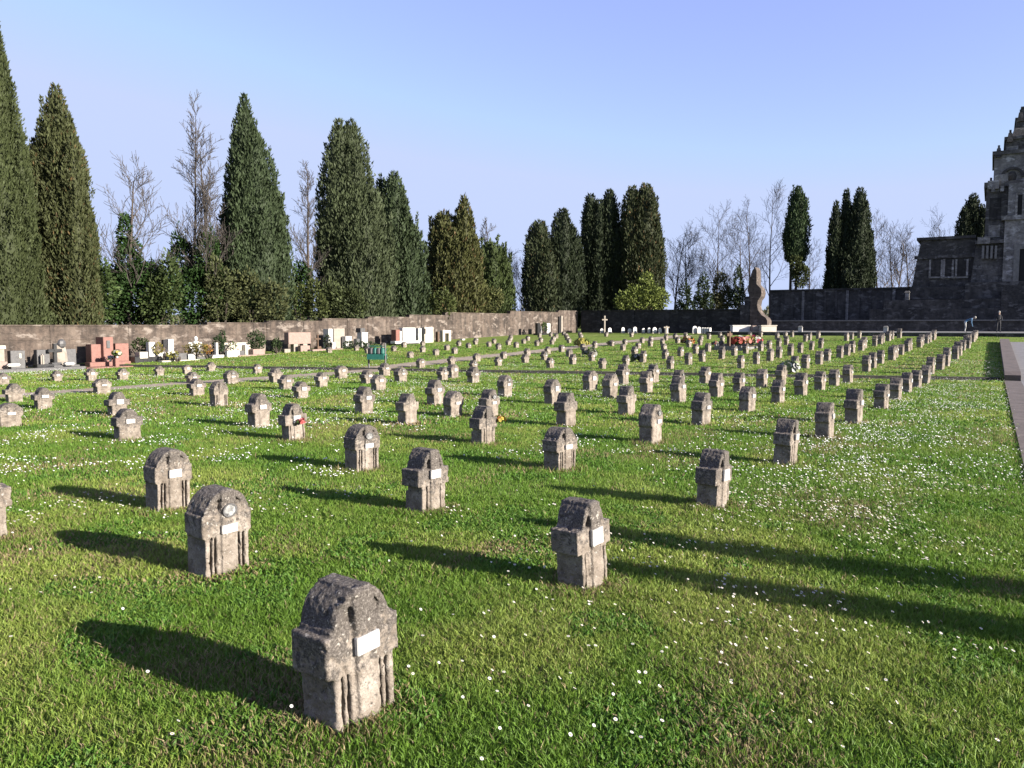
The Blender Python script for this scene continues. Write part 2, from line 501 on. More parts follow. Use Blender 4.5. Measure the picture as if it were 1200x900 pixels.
def marker_mesh(seed, voxel, W=.45, H=.77, ring=1.0, armx=.03, head=1.0):
    rnd = random.Random(seed)
    hw = W / 2
    m = MB()
    zb, zt = .36 + rnd.uniform(-.02, .02), .56 + rnd.uniform(-.015, .02)
    # lower block and its upright ribs
    m.box(-hw + .025, hw - .025, -.045, .11, -.12, zb + .03)
    for sx in (-1, 1):
        for c, w, y in [(.072 + f * (hw - .09), g * (hw - .09), y) for f, g, y in ((.165, .085, -.126), (.475, .078, -.120), (.855, .145, -.126))]:
            m.box(sx * c - w, sx * c + w, y, .0, -.12, zb + .02)
            m.box(sx * c - w, sx * c + w, 0, -y + .03, -.12, zb + .02)
    # arm band
    m.box(-hw + .012 - armx, hw - .012 + armx, -.125, .160, zb, zt)
    # shaft
    m.box(-.072, .072, -.152, .17, -.12, H - .015)
    m.box(-.06, .06, -.135, .16, H - .03, H)
    if head > .9: m.box(-hw * .95, hw * .95, -.112, .14, zt - .02, zt + .03)
    # wheel: ring and infill
    zc = zt - .045; Ro = (H - zc) * ring; Ri = Ro - .055
    wide = (hw - .006) * head / Ro
    na = 22
    outer = [(math.cos(PI * k / na) * Ro * wide, zc + math.sin(PI * k / na) * Ro) for k in range(na + 1)]
    inner = [(math.cos(PI * k / na) * Ri * wide, zc + math.sin(PI * k / na) * Ri) for k in range(na + 1)]
    m.prism(outer[::-1] , -rnd.uniform(.080, .098), .12)
    n0 = len(m.v)
    for y in (-.124, .155):
        for p in outer: m.v.append((p[0], y, p[1]))
        for p in inner: m.v.append((p[0], y, p[1]))
    q = na + 1
    A, B, C_, D_ = n0, n0 + q, n0 + 2 * q, n0 + 3 * q
    for k in range(na):
        m.f += [(A + k, A + k + 1, B + k + 1, B + k), (C_ + k + 1, C_ + k, D_ + k, D_ + k + 1), (A + k + 1, A + k, C_ + k, C_ + k + 1), (B + k, B + k + 1, D_ + k + 1, D_ + k)]
    m.f += [(A, B, D_, C_), (A + na, C_ + na, D_ + na, B + na)]
    # bosses in the quadrants
    for sx in (-1, 1):
        m.ball((sx * .122, -.092, zc + .09), (.034, .026, .034) if sx > 0 else (.018, .022, .052), 10, 7)
    me = m.mesh('m')
    o = bpy.data.objects.new('tmp', me); COL.objects.link(o)
    r = o.modifiers.new('r', 'REMESH'); r.mode = 'VOXEL'; r.voxel_size = voxel
    em = eval_mesh(o)
    COL.objects.unlink(o); bpy.data.objects.remove(o)
    # weathering: chipped, eroded surface
    bm = bmesh.new(); bm.from_mesh(em)
    bmesh.ops.smooth_vert(bm, verts=bm.verts, factor=.5, use_axis_x=True, use_axis_y=True, use_axis_z=True)
    bm.normal_update()
    off = Vector((seed * 3.1, seed * 1.7, 0))
    chips = [(Vector((rnd.choice((-1, 1)) * rnd.uniform(.15, .27), rnd.uniform(-.14, .16), rnd.uniform(.3, .78))), rnd.uniform(.03, .075)) for _ in range(6)]
    for v in bm.verts:
        p = v.co
        k = mnoise.fractal(p * 8 + off, 1.0, 2.0, 4) * .0050 + mnoise.noise(p * 40 + off) * .0032
        pit = mnoise.noise(p * 22 - off)
        if pit > .38: k -= (pit - .38) * .05
        v.co = p + v.normal * k
        for c, rr in chips:
            dd = (v.co - c).length
            if dd < rr: v.co = v.co.lerp(Vector((0, .02, v.co.z)), .13 * (1 - dd / rr))
    bm.to_mesh(em); bm.free()
    em.polygons.foreach_set('use_smooth', [True] * len(em.polygons))
    em.materials.clear(); em.materials.append(M['stone'])
    return em

HI = [marker_mesh(s, .0085, W, H, 1.0, a, {2: 1.0, 1: .93, 9: .95}.get(s, .84)) for s, W, H, a in ((1, .46, .80, .044), (2, .47, .78, .022), (3, .41, .78, .062), (4, .42, .77, .055), (9, .46, .76, .035), (10, .40, .79, .066))]
LO = [marker_mesh(s, .019, W, H, 1.0, a, .92 if s in (8, 12) else .82) for s, W, H, a in ((5, .41, .78, .06), (6, .45, .77, .042), (7, .39, .79, .066), (8, .45, .76, .028), (11, .42, .80, .06), (12, .46, .75, .04), (13, .40, .77, .07))]
PLQ = MB().box(-.082, .082, -.166, -.138, .435, .535, .004).mesh('plaque'); PLQ.materials.append(M['plaque'])
PLQ2 = MB().box(-.078, .078, -.165, -.138, .40, .475, .004).mesh('plaque'); PLQ2.materials.append(M['plaque'])
PLQ3 = MB().box(-.082, .082, -.166, -.138, .40, .545, .004).mesh('plaque'); PLQ3.materials.append(M['plaque'])
def oval():
    m = MB(); n = 20
    pr = [(.058 * math.cos(2 * PI * k / n), .60 + .05 * math.sin(2 * PI * k / n)) for k in range(n)]
    m.prism(pr, -.162, -.14)
    return m
OVM = oval().mesh('portrait'); OVM.materials.append(M['photo'])
def ovalring():
    m = MB(); n = 20
    for k in range(n):
        a0, a1 = 2 * PI * k / n, 2 * PI * (k + 1) / n
        q = []
        for a in (a0, a1):
            for s in (1.0, 1.22):
                for y in (-.168, -.145): q.append((.058 * s * math.cos(a), y, .60 + .05 * s * math.sin(a)))
        m.add(q, [(0, 2, 6, 4), (2, 3, 7, 6), (0, 4, 5, 1)])
    return m
OVR = ovalring().mesh('portrait_frame'); OVR.materials.append(M['greystone'])

# base pixel of each marker seen before the kerb: px, py, front style
NEAR = [(413, 839), (685, 687), (836, 594), (921, 544), (967, 514), (1001, 495.5), (1033, 478.5), (1049, 468), (1062.5, 459.5), (1074, 454), (1084, 449.5),
        (258, 672), (500, 599), (657, 549.5), (763, 518.5), (822, 497.5), (876, 482), (912, 472), (939, 463.5), (961, 457.5), (978, 452.5), (994, 448.5),
        (198, 597.5), (425, 550.5), (567, 520), (664, 499), (735, 485.5), (796, 471), (840, 465), (866, 459), (893, 454.5), (915, 451),
        (345, 515.5), (478, 497), (574, 489), (648, 473), (715, 466), (758, 460), (796, 455.5), (826, 449.5),
        (150, 515.5), (304, 500), (427, 484.5), (531, 488), (511, 474.5), (592, 464.5), (692, 457.5), (730, 450.5), (766, 448),
        (11, 500), (138, 487), (257, 476), (353, 466.5), (444, 457.5), (555, 448.5),
        (51, 479), (17, 471), (231, 463.5), (335, 456.5), (377, 453.5), (431, 449.5), (470, 447.5), (519, 445.5),
        (120, 461.5), (226, 449), (271, 450), (323, 448), (400, 443.5), (451, 440.5), (531, 443),
        (4, 451), (67, 446.5), (107, 446), (144, 445), (187, 440), (219, 438), (247, 435), (302, 438),
        (-20, 634)]
ROW0, ROWD = -3.3, 2.68
stones = []
for px, py in NEAR:
    g = G(px, py)
    u, v = uv(g.x, g.y)
    stones.append(dict(x=g.x, y=g.y, z=g.z, u=u, v=v, k=round((ROW0 - v) / ROWD), px=px, py=py))
# rows beyond the kerb
def s_kerb(x, y): return (x - KA.x) * KN.x + (y - KA.y) * KN.y
rr = random.Random(21)
for k in list(range(0, 9)) + [10, 11, 12, 13]:
    v = ROW0 - ROWD * k
    u = 28.0 + rr.uniform(0, 2)
    if k >= 10: u = 34 + rr.uniform(0, 2)
    while u < 69.5:
        uu, vv = u + rr.uniform(-.3, .3), v + rr.uniform(-.14, .14)
        x, y = uu * D.x + vv * N.x, uu * D.y + vv * N.y
        px = 600 + 932 * x / y
        s = s_kerb(x, y)
        u += 2.37
        if s < .5: continue
        if k >= 10 and (rr.random() < .30 or px < 340): continue
        if 3 <= k <= 8 and rr.random() < .16: continue
        if 851 < px < 907 and uu > 52 and uu < 62: continue        # the flower plot
        stones.append(dict(x=x, y=y, z=terrain(x, y), u=uu, v=vv, k=k, px=px, py=0))
ORD = ['first', 'second', 'third', 'fourth', 'fifth', 'sixth', 'seventh', 'eighth', 'ninth', 'tenth', 'eleventh', 'twelfth', 'thirteenth', 'fourteenth', 'fifteenth', 'sixteenth', 'seventeenth', 'eighteenth', 'nineteenth', 'twentieth'] + ['twenty-' + w for w in ('first', 'second', 'third', 'fourth', 'fifth', 'sixth', 'seventh', 'eighth', 'ninth')] + ['thirtieth'] + ['thirty-' + w for w in ('first', 'second', 'third', 'fourth', 'fifth')]
SPECIAL = {(413, 839): ('large weathered stone cross marker with a blank white plaque, nearest the camera', 0, 'p'),
           (258, 672): ('stone cross marker with an oval portrait above its white plaque, left of the nearest one', 1, 'po'),
           (685, 687): ('dark mossy stone cross marker standing at the tip of the long double shadow', 2, 'p3'),
           (198, 597.5): ('squat round-topped stone marker just behind the marker with the oval portrait', 1, 'p'),
           (500, 599): ('narrow stone cross marker with square arms and a pale stain low on its front', 3, 'p'),
           (836, 594): ('dark stone cross marker alone on daisies, third in the row nearest the paved path', 2, 'p3'),
           (921, 544): ('dark slim stone cross marker, fourth in the row nearest the paved path', 3, 'p'),
           (345, 515.5): ('stone cross marker with a red and pink flower below its white plaque', 2, 'p3'),
           (567, 520): ('stone cross marker with a yellow bouquet leaning on its right side', 3, ''),
           (-20, 634): ('stone cross marker half cut off by the left edge of the picture', 3, ''),
           (257, 476): ('plain pale stone marker without any plaque, in the sixth row from the paved path', 1, ''),
           }
rowmap = {}
for s in stones: rowmap.setdefault(s['k'], []).append(s)
marker_pos = []
rr = random.Random(5)
for k in sorted(rowmap):
    row = sorted(rowmap[k], key=lambda s: s['u'])
    for i, s in enumerate(row):
        dist = math.hypot(s['x'], s['y'])
        sp_ = SPECIAL.get((s['px'], s['py']))
        if sp_:
            label, var, front = sp_; me = HI[var]
        else:
            rowname = 'the row nearest the paved path' if k == 0 else ('the %s row from the paved path' % ORD[k]) if k < 9 else ('the %s row left of the gravel path' % ORD[max(0, k - 9)])
            label = '%s cross marker, %s from the front in %s' % (rr.choice(('weathered', 'lichened', 'mossy')) if dist < 30 else 'small', ORD[i], rowname)
            me = rr.choice(HI) if dist < 15 else rr.choice(LO)
            front = rr.choice(('p', 'p', 'p2', 'p3', 'po', '')) if dist < 45 else rr.choice(('p', '', 'p2'))
        o = bpy.data.objects.new('grave_marker', me); COL.objects.link(o)
        o.location = (s['x'], s['y'], s['z'] - rr.uniform(0, .03))
        o.rotation_euler = (rr.gauss(0, .026), rr.gauss(0, .026), ROT_N - .09 + rr.gauss(0, .045) - (.05 if dist < 7 else 0))
        sc = rr.uniform(.95, 1.05) if not sp_ else {685: .95, 836: .93, 921: .93, 198: .95, 345: .93, 567: .95, 257: .9}.get(s['px'], 1.0)
        o.scale = (sc, sc * rr.uniform(.97, 1.05), sc * (rr.uniform(.94, 1.06) if not sp_ else 1))
        kz = {0: .90, 1: .90, 2: .91, 3: .90, 4: .87, 5: .80, 6: .73, 7: .68, 8: .66}.get(k, .60)
        if not sp_: o.scale = (sc * (1.0 if k < 10 else .92), sc, sc * kz * rr.uniform(.93, 1.07))
        if dist > 36 and k >= 3: o.scale = (o.scale[0] * .86, o.scale[1] * .86, o.scale[2] * .92)
        props(o, label, 'grave marker', 'stone cross grave markers in rows on the lawn')
        marker_pos.append((s['x'], s['y'], dist))
        for key, mesh, nm in (('p', PLQ, 'plaque'),):
            if front and dist < 75:
                pm = {'p': PLQ, 'p2': PLQ2, 'p3': PLQ3, 'po': PLQ2}[front]
                c = bpy.data.objects.new('plaque', pm); COL.objects.link(c); c.parent = o
        if front == 'po':
            c = bpy.data.objects.new('portrait', OVM); COL.objects.link(c); c.parent = o
            c2 = bpy.data.objects.new('portrait_frame', OVR); COL.objects.link(c2); c2.parent = c
print('markers', len(stones), 'per row', {k: len(v) for k, v in rowmap.items()})

# ------------------------------------------------------------------ lawn: blades and daisies
MP = np.array([p[:2] for p in marker_pos])
MPN = np.array([p[:2] for p in marker_pos if p[2] < 22])
def edge_w(x, y):            # metres to the right of the paved path's edge
    return (x - E1.x) * AN.x + (y - E1.y) * AN.y
def sample_field(n_per_m2, y0, y1, margin=1.15):
    xs, ys = [], []
    area = .5 * (y0 + y1) * 1.29 * margin * (y1 - y0) + 3 * (y1 - y0)
    n = int(n_per_m2 * area)
    yy = np.sqrt(RNG.uniform(y0 * y0, y1 * y1, n))
    xx = RNG.uniform(-1, 1, n) * (yy * .645 * margin + 1.0)
    k = edge_w(xx, yy) < -.02 + .05 * RNG.standard_normal(n)
    return xx[k], yy[k]

def grass_band(y0, y1, dens, hscale, wscale, full):
    x, y = sample_field(dens, y0, y1)
    n = len(x)
    u = x * D.x + y * D.y; v = x * N.x + y * N.y
    keep = np.abs(v - V_GR) > .45 + .25 * RNG.random(n)
    s = (x - KA.x) * KN.x + (y - KA.y) * KN.y
    keep &= (s < -.2) | (s > .2)
    keep &= (u < U_END - .3) & (v > -41)
    patch = fbm(x * .55, y * .55, 3); fine = fbm(x * 2.6, y * 2.6, 9)
    dm = np.full(n, 9.0)
    for p in MPN: dm = np.minimum(dm, np.hypot(x - p[0], y - p[1]))
    keep &= RNG.random(n) < np.clip(.35 + 1.5 * fine + (dm > .5) * .2, 0, 1)
    x, y, patch, fine, dm = (a[keep] for a in (x, y, patch, fine, dm)); n = len(x)
    z = terrain_np(x, y)
    weed = (fbm(x * 1.4, y * 1.4, 31) > .58) & (RNG.random(n) < .55)
    clump = vnoise(x * 6.5, y * 6.5, 61)
    h = (.018 + .05 * RNG.random(n) ** 1.5 * (.5 + clump) + .05 * np.clip(fine - .5, 0, 1)) * hscale
    h = np.where(dm < .42, h * 1.25, h); h = np.where(weed, h * .8, h)
    w = (.0034 + .003 * RNG.random(n)) * wscale; w = np.where(weed, w * 2.6, w)
    a = RNG.uniform(0, 2 * PI, n); la = RNG.uniform(0, 2 * PI, n)
    lean = h * (.25 + .75 * RNG.random(n))
    ax, ay = np.cos(a) * w, np.sin(a) * w
    lx, ly = np.cos(la) * lean, np.sin(la) * lean
    # colour
    t = np.clip((patch - .42) * 3.2 + RNG.normal(0, .22, n), 0, 1)[:, None]
    g0 = np.array([.098, .182, .020]); g1 = np.array([.205, .258, .050]); dry = np.array([.27, .21, .11])
    col = g0 * (1 - t) + g1 * t
    col = col * (.72 + .6 * RNG.random(n))[:, None]
    col = np.where(weed[:, None], np.array([.078, .165, .022]) * (.75 + .5 * RNG.random(n))[:, None], col)
    pd = np.clip(.03 + .55 * np.clip(fbm(x * .8, y * .8, 51) - .56, 0, 1) * 3 + .75 * np.clip(.5 - dm, 0, .5) / .5, 0, .85)
    pd = pd + .05 * (patch > .55)
    isd = RNG.random(n) < pd
    col = np.where(isd[:, None], dry * (.5 + .7 * RNG.random(n))[:, None], col)
    if full:
        P = np.empty((n, 5, 3), np.float32)
        P[:, 0] = np.stack([x - ax, y - ay, z - .01], 1); P[:, 1] = np.stack([x + ax, y + ay, z - .01], 1)
        P[:, 2] = np.stack([x - ax * .8 + lx * .3, y - ay * .8 + ly * .3, z + h * .6], 1)
        P[:, 3] = np.stack([x + ax * .8 + lx * .3, y + ay * .8 + ly * .3, z + h * .6], 1)
        P[:, 4] = np.stack([x + lx, y + ly, z + h * .95], 1)
        b = (np.arange(n) * 5)[:, None]
        T = np.concatenate([b + [0, 1, 3], b + [0, 3, 2], b + [2, 3, 4]])
        return P.reshape(-1, 3), T, np.repeat(col, 5, 0)
    P = np.empty((n, 3, 3), np.float32)
    P[:, 0] = np.stack([x - ax, y - ay, z - .01], 1); P[:, 1] = np.stack([x + ax, y + ay, z - .01], 1)
    P[:, 2] = np.stack([x + lx, y + ly, z + h], 1)
    b = (np.arange(n) * 3)[:, None]
    return P.reshape(-1, 3), b + [0, 1, 2], np.repeat(col, 3, 0)

def join(parts):
    V, T, C = [], [], []; o = 0
    for v, t, c in parts: V.append(v); T.append(t + o); C.append(c); o += len(v)
    return np.concatenate(V), np.concatenate(T), np.concatenate(C)

parts = [grass_band(2.6, 6.5, 9500, .92, .72, True), grass_band(6.5, 10, 5200, .95, .95, True), grass_band(10, 17, 1800, 1.0, 1.6, False),
         grass_band(17, 30, 380, 1.05, 3.2, False), grass_band(30, 62, 75, 1.1, 6.0, False)]
print('blades', [len(p[1]) for p in parts])
o = tri_mesh('grass', *join(parts), M['grass'])
props(o, 'short green lawn grass with dry patches around the markers', 'grass', kind='stuff')

def daisies():
    x, y = sample_field(190, 3.2, 40, 1.1)
    x2, y2 = sample_field(30, 40, 62, 1.1)
    x = np.concatenate([x, x2]); y = np.concatenate([y, y2])
    n = len(x)
    u = x * D.x + y * D.y; v = x * N.x + y * N.y; w = -edge_w(x, y)
    cl = fbm(x * .75, y * .75, 77); cl2 = vnoise(x * 3.2, y * 3.2, 88)
    dens = np.clip((cl - .44) * 5, 0, 1) * np.clip(cl2 * 1.5 - .2, 0, 1)
    strip = np.exp(-((w - 1.8) / 1.6) ** 2) * np.clip((y - 3.0) / 4, 0, 1)
    leftband = np.exp(-((y - 11.5) / 4) ** 2) * (x < 2)
    base = .10 + .9 * np.clip((y - 8) / 6, 0, 1) * np.clip(1.25 - y / 55, .35, 1)
    base = np.where((y < 9) & (x < 1.2), .05, base)
    p = dens * (base * .34 + .42 * leftband) + strip * np.clip(cl * 1.7 - .36, 0, 1) * np.clip(cl2 * 1.7, 0, 1) * np.clip(1.9 - y / 20, .28, 1.6) + .008
    p = np.where((y < 9), p * np.clip((y - 3.2) / 4.5, .15, 1) + .020 * (x > 0.3) * np.clip(cl2 * 3 - .8, 0, 2.2), p)
    k = (RNG.random(n) < np.clip(p, 0, 1)) & (np.abs(v - V_GR) > .7) & (u < U_END - .5) & (v > -41)
    for q in MPN: k &= np.hypot(x - q[0], y - q[1]) > .3
    x, y = x[k], y[k]; n = len(x); z = terrain_np(x, y)
    print('daisies', n)
    V, T, C = [], [], []; off = 0
    h = RNG.uniform(.06, .105, n); r = RNG.uniform(.0115, .0155, n) * np.where(y > 10, .9, .84)
    white = np.array([.62, .61, .60]); yel = np.array([.45, .30, .02]); grn = np.array([.045, .085, .015])
    for i in range(n):
        near = y[i] < 11
        ta, tt = RNG.uniform(0, 2 * PI), RNG.uniform(.05, .75)
        # most heads turn to the sun
        nx, ny, nz = math.sin(tt) * math.cos(ta) * .6 + .32, math.sin(tt) * math.sin(ta) * .6 - .2, math.cos(tt)
        l = math.sqrt(nx * nx + ny * ny + nz * nz); nn = np.array([nx, ny, nz]) / l
        e1 = np.cross(nn, [0, 0, 1.0]); e1 /= (np.linalg.norm(e1) + 1e-9); e2 = np.cross(nn, e1)
        c = np.array([x[i], y[i], z[i] + h[i]])
        if near:
            m = 9; ang0 = RNG.uniform(0, 6.28)
            vs = [c]; cs = [white]
            for kx in range(m):
                a = ang0 + 2 * PI * kx / m
                for da, rr_ in ((-.27, .92), (.27, .92)):
                    aa = a + da; vs.append(c + (e1 * math.cos(aa) + e2 * math.sin(aa)) * r[i] * rr_ + nn * r[i] * .12); cs.append(white)
            ts = [(0, 1 + 2 * kx, 2 + 2 * kx) for kx in range(m)]
            b = len(vs); vs.append(c + nn * .004); cs.append(yel)
            for kx in range(6):
                a = 2 * PI * kx / 6; vs.append(c + (e1 * math.cos(a) + e2 * math.sin(a)) * r[i] * .36 + nn * .0025); cs.append(yel)
            ts += [(b, b + 1 + kx, b + 1 + (kx + 1) % 6) for kx in range(6)]
            b = len(vs)
            vs += [np.array([x[i] - .0012, y[i], z[i]]), np.array([x[i] + .0012, y[i], z[i]]), c - nn * .001]; cs += [grn] * 3
            ts.append((b, b + 1, b + 2))
        else:
            R = r[i] * 1.0
            vs = [c + (e1 * math.cos(2 * PI * kx / 6) + e2 * math.sin(2 * PI * kx / 6)) * R for kx in range(6)]; cs = [white] * 6
            ts = [(0, 1, 2), (0, 2, 3), (0, 3, 4), (0, 4, 5)]
        V += vs; C += cs; T += [(a + off, b_ + off, c_ + off) for a, b_, c_ in ts]; off += len(vs)
    o = tri_mesh('daisies', np.array(V), np.array(T), np.array(C), M['daisy'])
    props(o, 'small white daisies scattered in drifts over the lawn', 'daisies', kind='stuff')
daisies()

# ------------------------------------------------------------------ foliage generators
def sprays(P, axis, L, Wd, col):
    """diamond shaped sprays: centre base P, direction axis (unit), length, width"""
    n = len(P)
    rnd = RNG.normal(size=(n, 3)); side = np.cross(axis, rnd); side /= np.linalg.norm(side, axis=1)[:, None] + 1e-9
    V = np.empty((n, 4, 3))
    V[:, 0] = P; V[:, 2] = P + axis * L[:, None]
    mid = P + axis * (L * .45)[:, None]
    V[:, 1] = mid + side * (Wd * .5)[:, None]; V[:, 3] = mid - side * (Wd * .5)[:, None]
    b = (np.arange(n) * 4)[:, None]
    T = np.concatenate([b + [0, 1, 2], b + [0, 2, 3]])
    return V.reshape(-1, 3), T, np.repeat(col, 4, 0)

def core(cx, cy, zs, rs, col, n=14, seed=0):
    V = []
    for z, r in zip(zs, rs):
        for k in range(n):
            a = 2 * PI * k / n
            q = r * (1 + .25 * mnoise.noise(Vector((math.cos(a) * 1.5 + seed, math.sin(a) * 1.5, z * .6))))
            V.append((cx + q * math.cos(a), cy + q * math.sin(a), z))
    T = []
    for i in range(len(zs) - 1):
        for k in range(n):
            a, b, c, d = i * n + k, i * n + (k + 1) % n, (i + 1) * n + (k + 1) % n, (i + 1) * n + k
            T += [(a, b, c), (a, c, d)]
    return np.array(V), np.array(T), np.tile(col, (len(V), 1))

def prof_cypress(t, blunt):
    base = np.where(t < .12, .72 + t / .12 * .28, 1.0)
    q = np.clip((t - .12) / .88, 0, 1)
    return base * (1 - q ** (2.2 + blunt)) ** (.8 - .25 * max(-.5, min(1, blunt)))

TREE_I = [0]
def cypress(label, spires, Y, ground_z, tint=(.036, .052, .018), dens=1.0, dead=.0, group='cypress trees beyond the cemetery wall', bottom=None, name='cypress_tree', small=1.0):
    """spires: (px centre, px half width, py top, blunt)"""
    TREE_I[0] += 1; seed = TREE_I[0] * 17
    px0 = spires[0][0]
    X0 = ray(px0, 300)[0] * Y
    root = thing(name, label, 'tree', (X0, Y, ground_z), RNG.uniform(0, 6), group)
    root.rotation_euler = (0, 0, 0)
    parts = []
    tint = np.array(tint) * .82
    tb = MB()
    for (px, hw, py, blunt) in spires:
        cx = ray(px, 300)[0] * Y - X0; cy = RNG.uniform(-.5, .5) if len(spires) > 1 and small == 1 else 0
        R = hw / FPX * Y; Ht = zat(py, Y) - ground_z
        z0 = .6 if bottom is None else zat(bottom, Y) - ground_z
        zs = np.linspace(z0, Ht * .97, 16); ts = (zs - z0) / (Ht - z0)
        parts.append(core(cx, cy, zs, R * .78 * prof_cypress(ts, blunt) + .02, tint * .8, seed=seed))
        area = 2 * PI * R * (Ht - z0) * .7
        sf = min(1.15, max(.62, Y / 68)) * small; n = int(area * 100 * dens / sf ** 1.6)
        t = RNG.random(n * 2); keep = RNG.random(n * 2) < prof_cypress(t, blunt) * .9 + .1; t = t[keep][:n]; n = len(t)
        a = RNG.uniform(0, 2 * PI, n)
        z = z0 + t * (Ht - z0)
        lump = vnoise(a / (2 * PI) * 11 + seed, z * .42 / max(small, .1), seed) ; lump2 = vnoise(a / (2 * PI) * 22 + seed, z * 1.8, seed + 5)
        rr_ = R * prof_cypress(t, blunt) * (.62 + .46 * lump + .22 * lump2 + RNG.normal(0, .075, n)) * (1 - .25 * RNG.random(n) ** 3) + .05
        # a few upright shoots stand out of the outline
        out = RNG.random(n) < .04
        rr_ = np.where(out, rr_ * RNG.uniform(1.03, 1.2, n), rr_)
        P = np.stack([cx + rr_ * np.cos(a), cy + rr_ * np.sin(a), z - .15], 1)
        ax = np.stack([np.cos(a) * .42, np.sin(a) * .42, np.full(n, 1.0)], 1) + RNG.normal(0, .30, (n, 3))
        ax /= np.linalg.norm(ax, axis=1)[:, None]
        L = RNG.uniform(.18, .46, n) * sf; Wd = L * RNG.uniform(.22, .40, n)
        col = tint * (.78 + .36 * RNG.random(n) + .5 * (lump - .5))[:, None]
        col = np.where((RNG.random(n) < dead + .5 * dead * (lump2 > .6))[:, None], np.array([.085, .058, .026]) * (.6 + .7 * RNG.random(n))[:, None], col)
        parts.append(sprays(P, ax, L, Wd, np.clip(col, .004, 1)))
        # shoots that break the outline
        for kk in range(int(16 + R * 12) if small == 1 else 0):
            ts_ = RNG.uniform(.2, .86); a0 = RNG.uniform(0, 2 * PI); zz = z0 + ts_ * (Ht - z0)
            r0 = R * float(prof_cypress(np.array(ts_), blunt)) * RNG.uniform(.86, 1.1); hs = RNG.uniform(.8, 2.1) * (.55 + R * .28); rs_ = RNG.uniform(.13, .30)
            m_ = int(70 / sf); tt_ = RNG.random(m_); aa = RNG.uniform(0, 2 * PI, m_); rq = rs_ * (1 - tt_ ** 1.6) * RNG.uniform(.5, 1, m_)
            P = np.stack([cx + r0 * math.cos(a0) * (1 + .10 * tt_) + rq * np.cos(aa), cy + r0 * math.sin(a0) * (1 + .10 * tt_) + rq * np.sin(aa), zz + tt_ * hs - .3], 1)
            ax = np.stack([np.cos(aa) * .4, np.sin(aa) * .4, np.ones(m_)], 1) + RNG.normal(0, .25, (m_, 3)); ax /= np.linalg.norm(ax, axis=1)[:, None]
            L = RNG.uniform(.18, .4, m_) * sf
            parts.append(sprays(P, ax, L, L * .4, np.clip(tint * RNG.uniform(.7, 1.3, m_)[:, None], .004, 1)))
        tb.tube([(cx, cy, -.3), (cx * .98, cy, z0 + .5), (cx, cy, Ht * .6)], [min(.2, R * .3), min(.17, R * .25), .03], 7)
    tb.build('trunk', M['bark'], root)
    tri_mesh('crown', *join(parts), M['leaf'], root)
    return root

def branch_tree(label, px, py_top, Y, ground_z, seed, spread=.55, width_px=40, trunks=1, mat='twig', group='bare trees beyond the cemetery wall', levels=3, thick=.17, up=.5, ivy=None, shape='round'):
    rnd = random.Random(seed)
    X0 = ray(px, 300)[0] * Y
    H = zat(py_top, Y) - ground_z
    root = thing('bare_tree', label, 'tree', (X0, Y, ground_z), 0, group)
    tr, br = MB(), MB()
    W = width_px / FPX * Y
    def grow(p, d, L, r, lev, mb):
        pts, rads = [p], [r]
        n = 5 if lev < 2 else 3
        q = p.copy(); dd = d.copy()
        for i in range(n):
            jt = .035 if lev == 0 else .11
            dd = (dd + Vector((rnd.gauss(0, jt), rnd.gauss(0, jt), up * .12))).normalized()
            q = q + dd * (L / n); pts.append(q.copy()); rads.append(max(.012, r * (1 - .85 * (i + 1) / n)))
        mb.tube(pts, rads, 6 if lev == 0 else (4 if lev == 1 else 3))
        if lev >= levels: return
        nb = {0: 26, 1: 8, 2: 5, 3: 4}[lev] if shape == 'pole' else {0: 13, 1: 8, 2: 6, 3: 4}[lev]
        lo = .22 if lev == 0 else .15
        for k in range(nb):
            t = lo + (1 - lo) * (k + rnd.random()) / nb
            f = t * n; i = min(n - 1, int(f)); b = pts[i].lerp(pts[i + 1], f - i)
            ang = rnd.uniform(0, 2 * PI)
            tdir = (pts[i + 1] - pts[i]).normalized()
            sd = tdir.cross(Vector((math.cos(ang), math.sin(ang), .3))).normalized()
            nd = (tdir * (1 - spread) + sd * spread + Vector((0, 0, up * .35))).normalized()
            if lev == 0:
                l2 = (W * .8 + H * .22) * (1.15 - .75 * t) * rnd.uniform(.7, 1.15)
                if shape == 'pole': l2 = (W * 1.1 + H * .07) * (1.2 - .85 * t) * rnd.uniform(.6, 1.2)
            else: l2 = L * rnd.uniform(.36, .58)
            grow(b, nd, l2, max(.016, rads[i] * .45), lev + 1, br)
    for k in range(trunks):
        off = Vector(((k - (trunks - 1) / 2) * W * .8, rnd.uniform(-.4, .4), -.3))
        d0 = Vector((rnd.gauss(0, .015) + (k - (trunks - 1) / 2) * .03, rnd.gauss(0, .015), 1)).normalized()
        grow(off, d0, H * (.93 if k == 0 else rnd.uniform(.7, .9)), thick * rnd.uniform(.85, 1.1), 0, tr)
    tr.build('trunk', M['bark'], root)
    br.build('branches', M[mat], root)
    if ivy:
        leaf_blob(root, 'ivy', ivy, Y, X0, ground_z, (.030, .062, .016), 95)
    return root

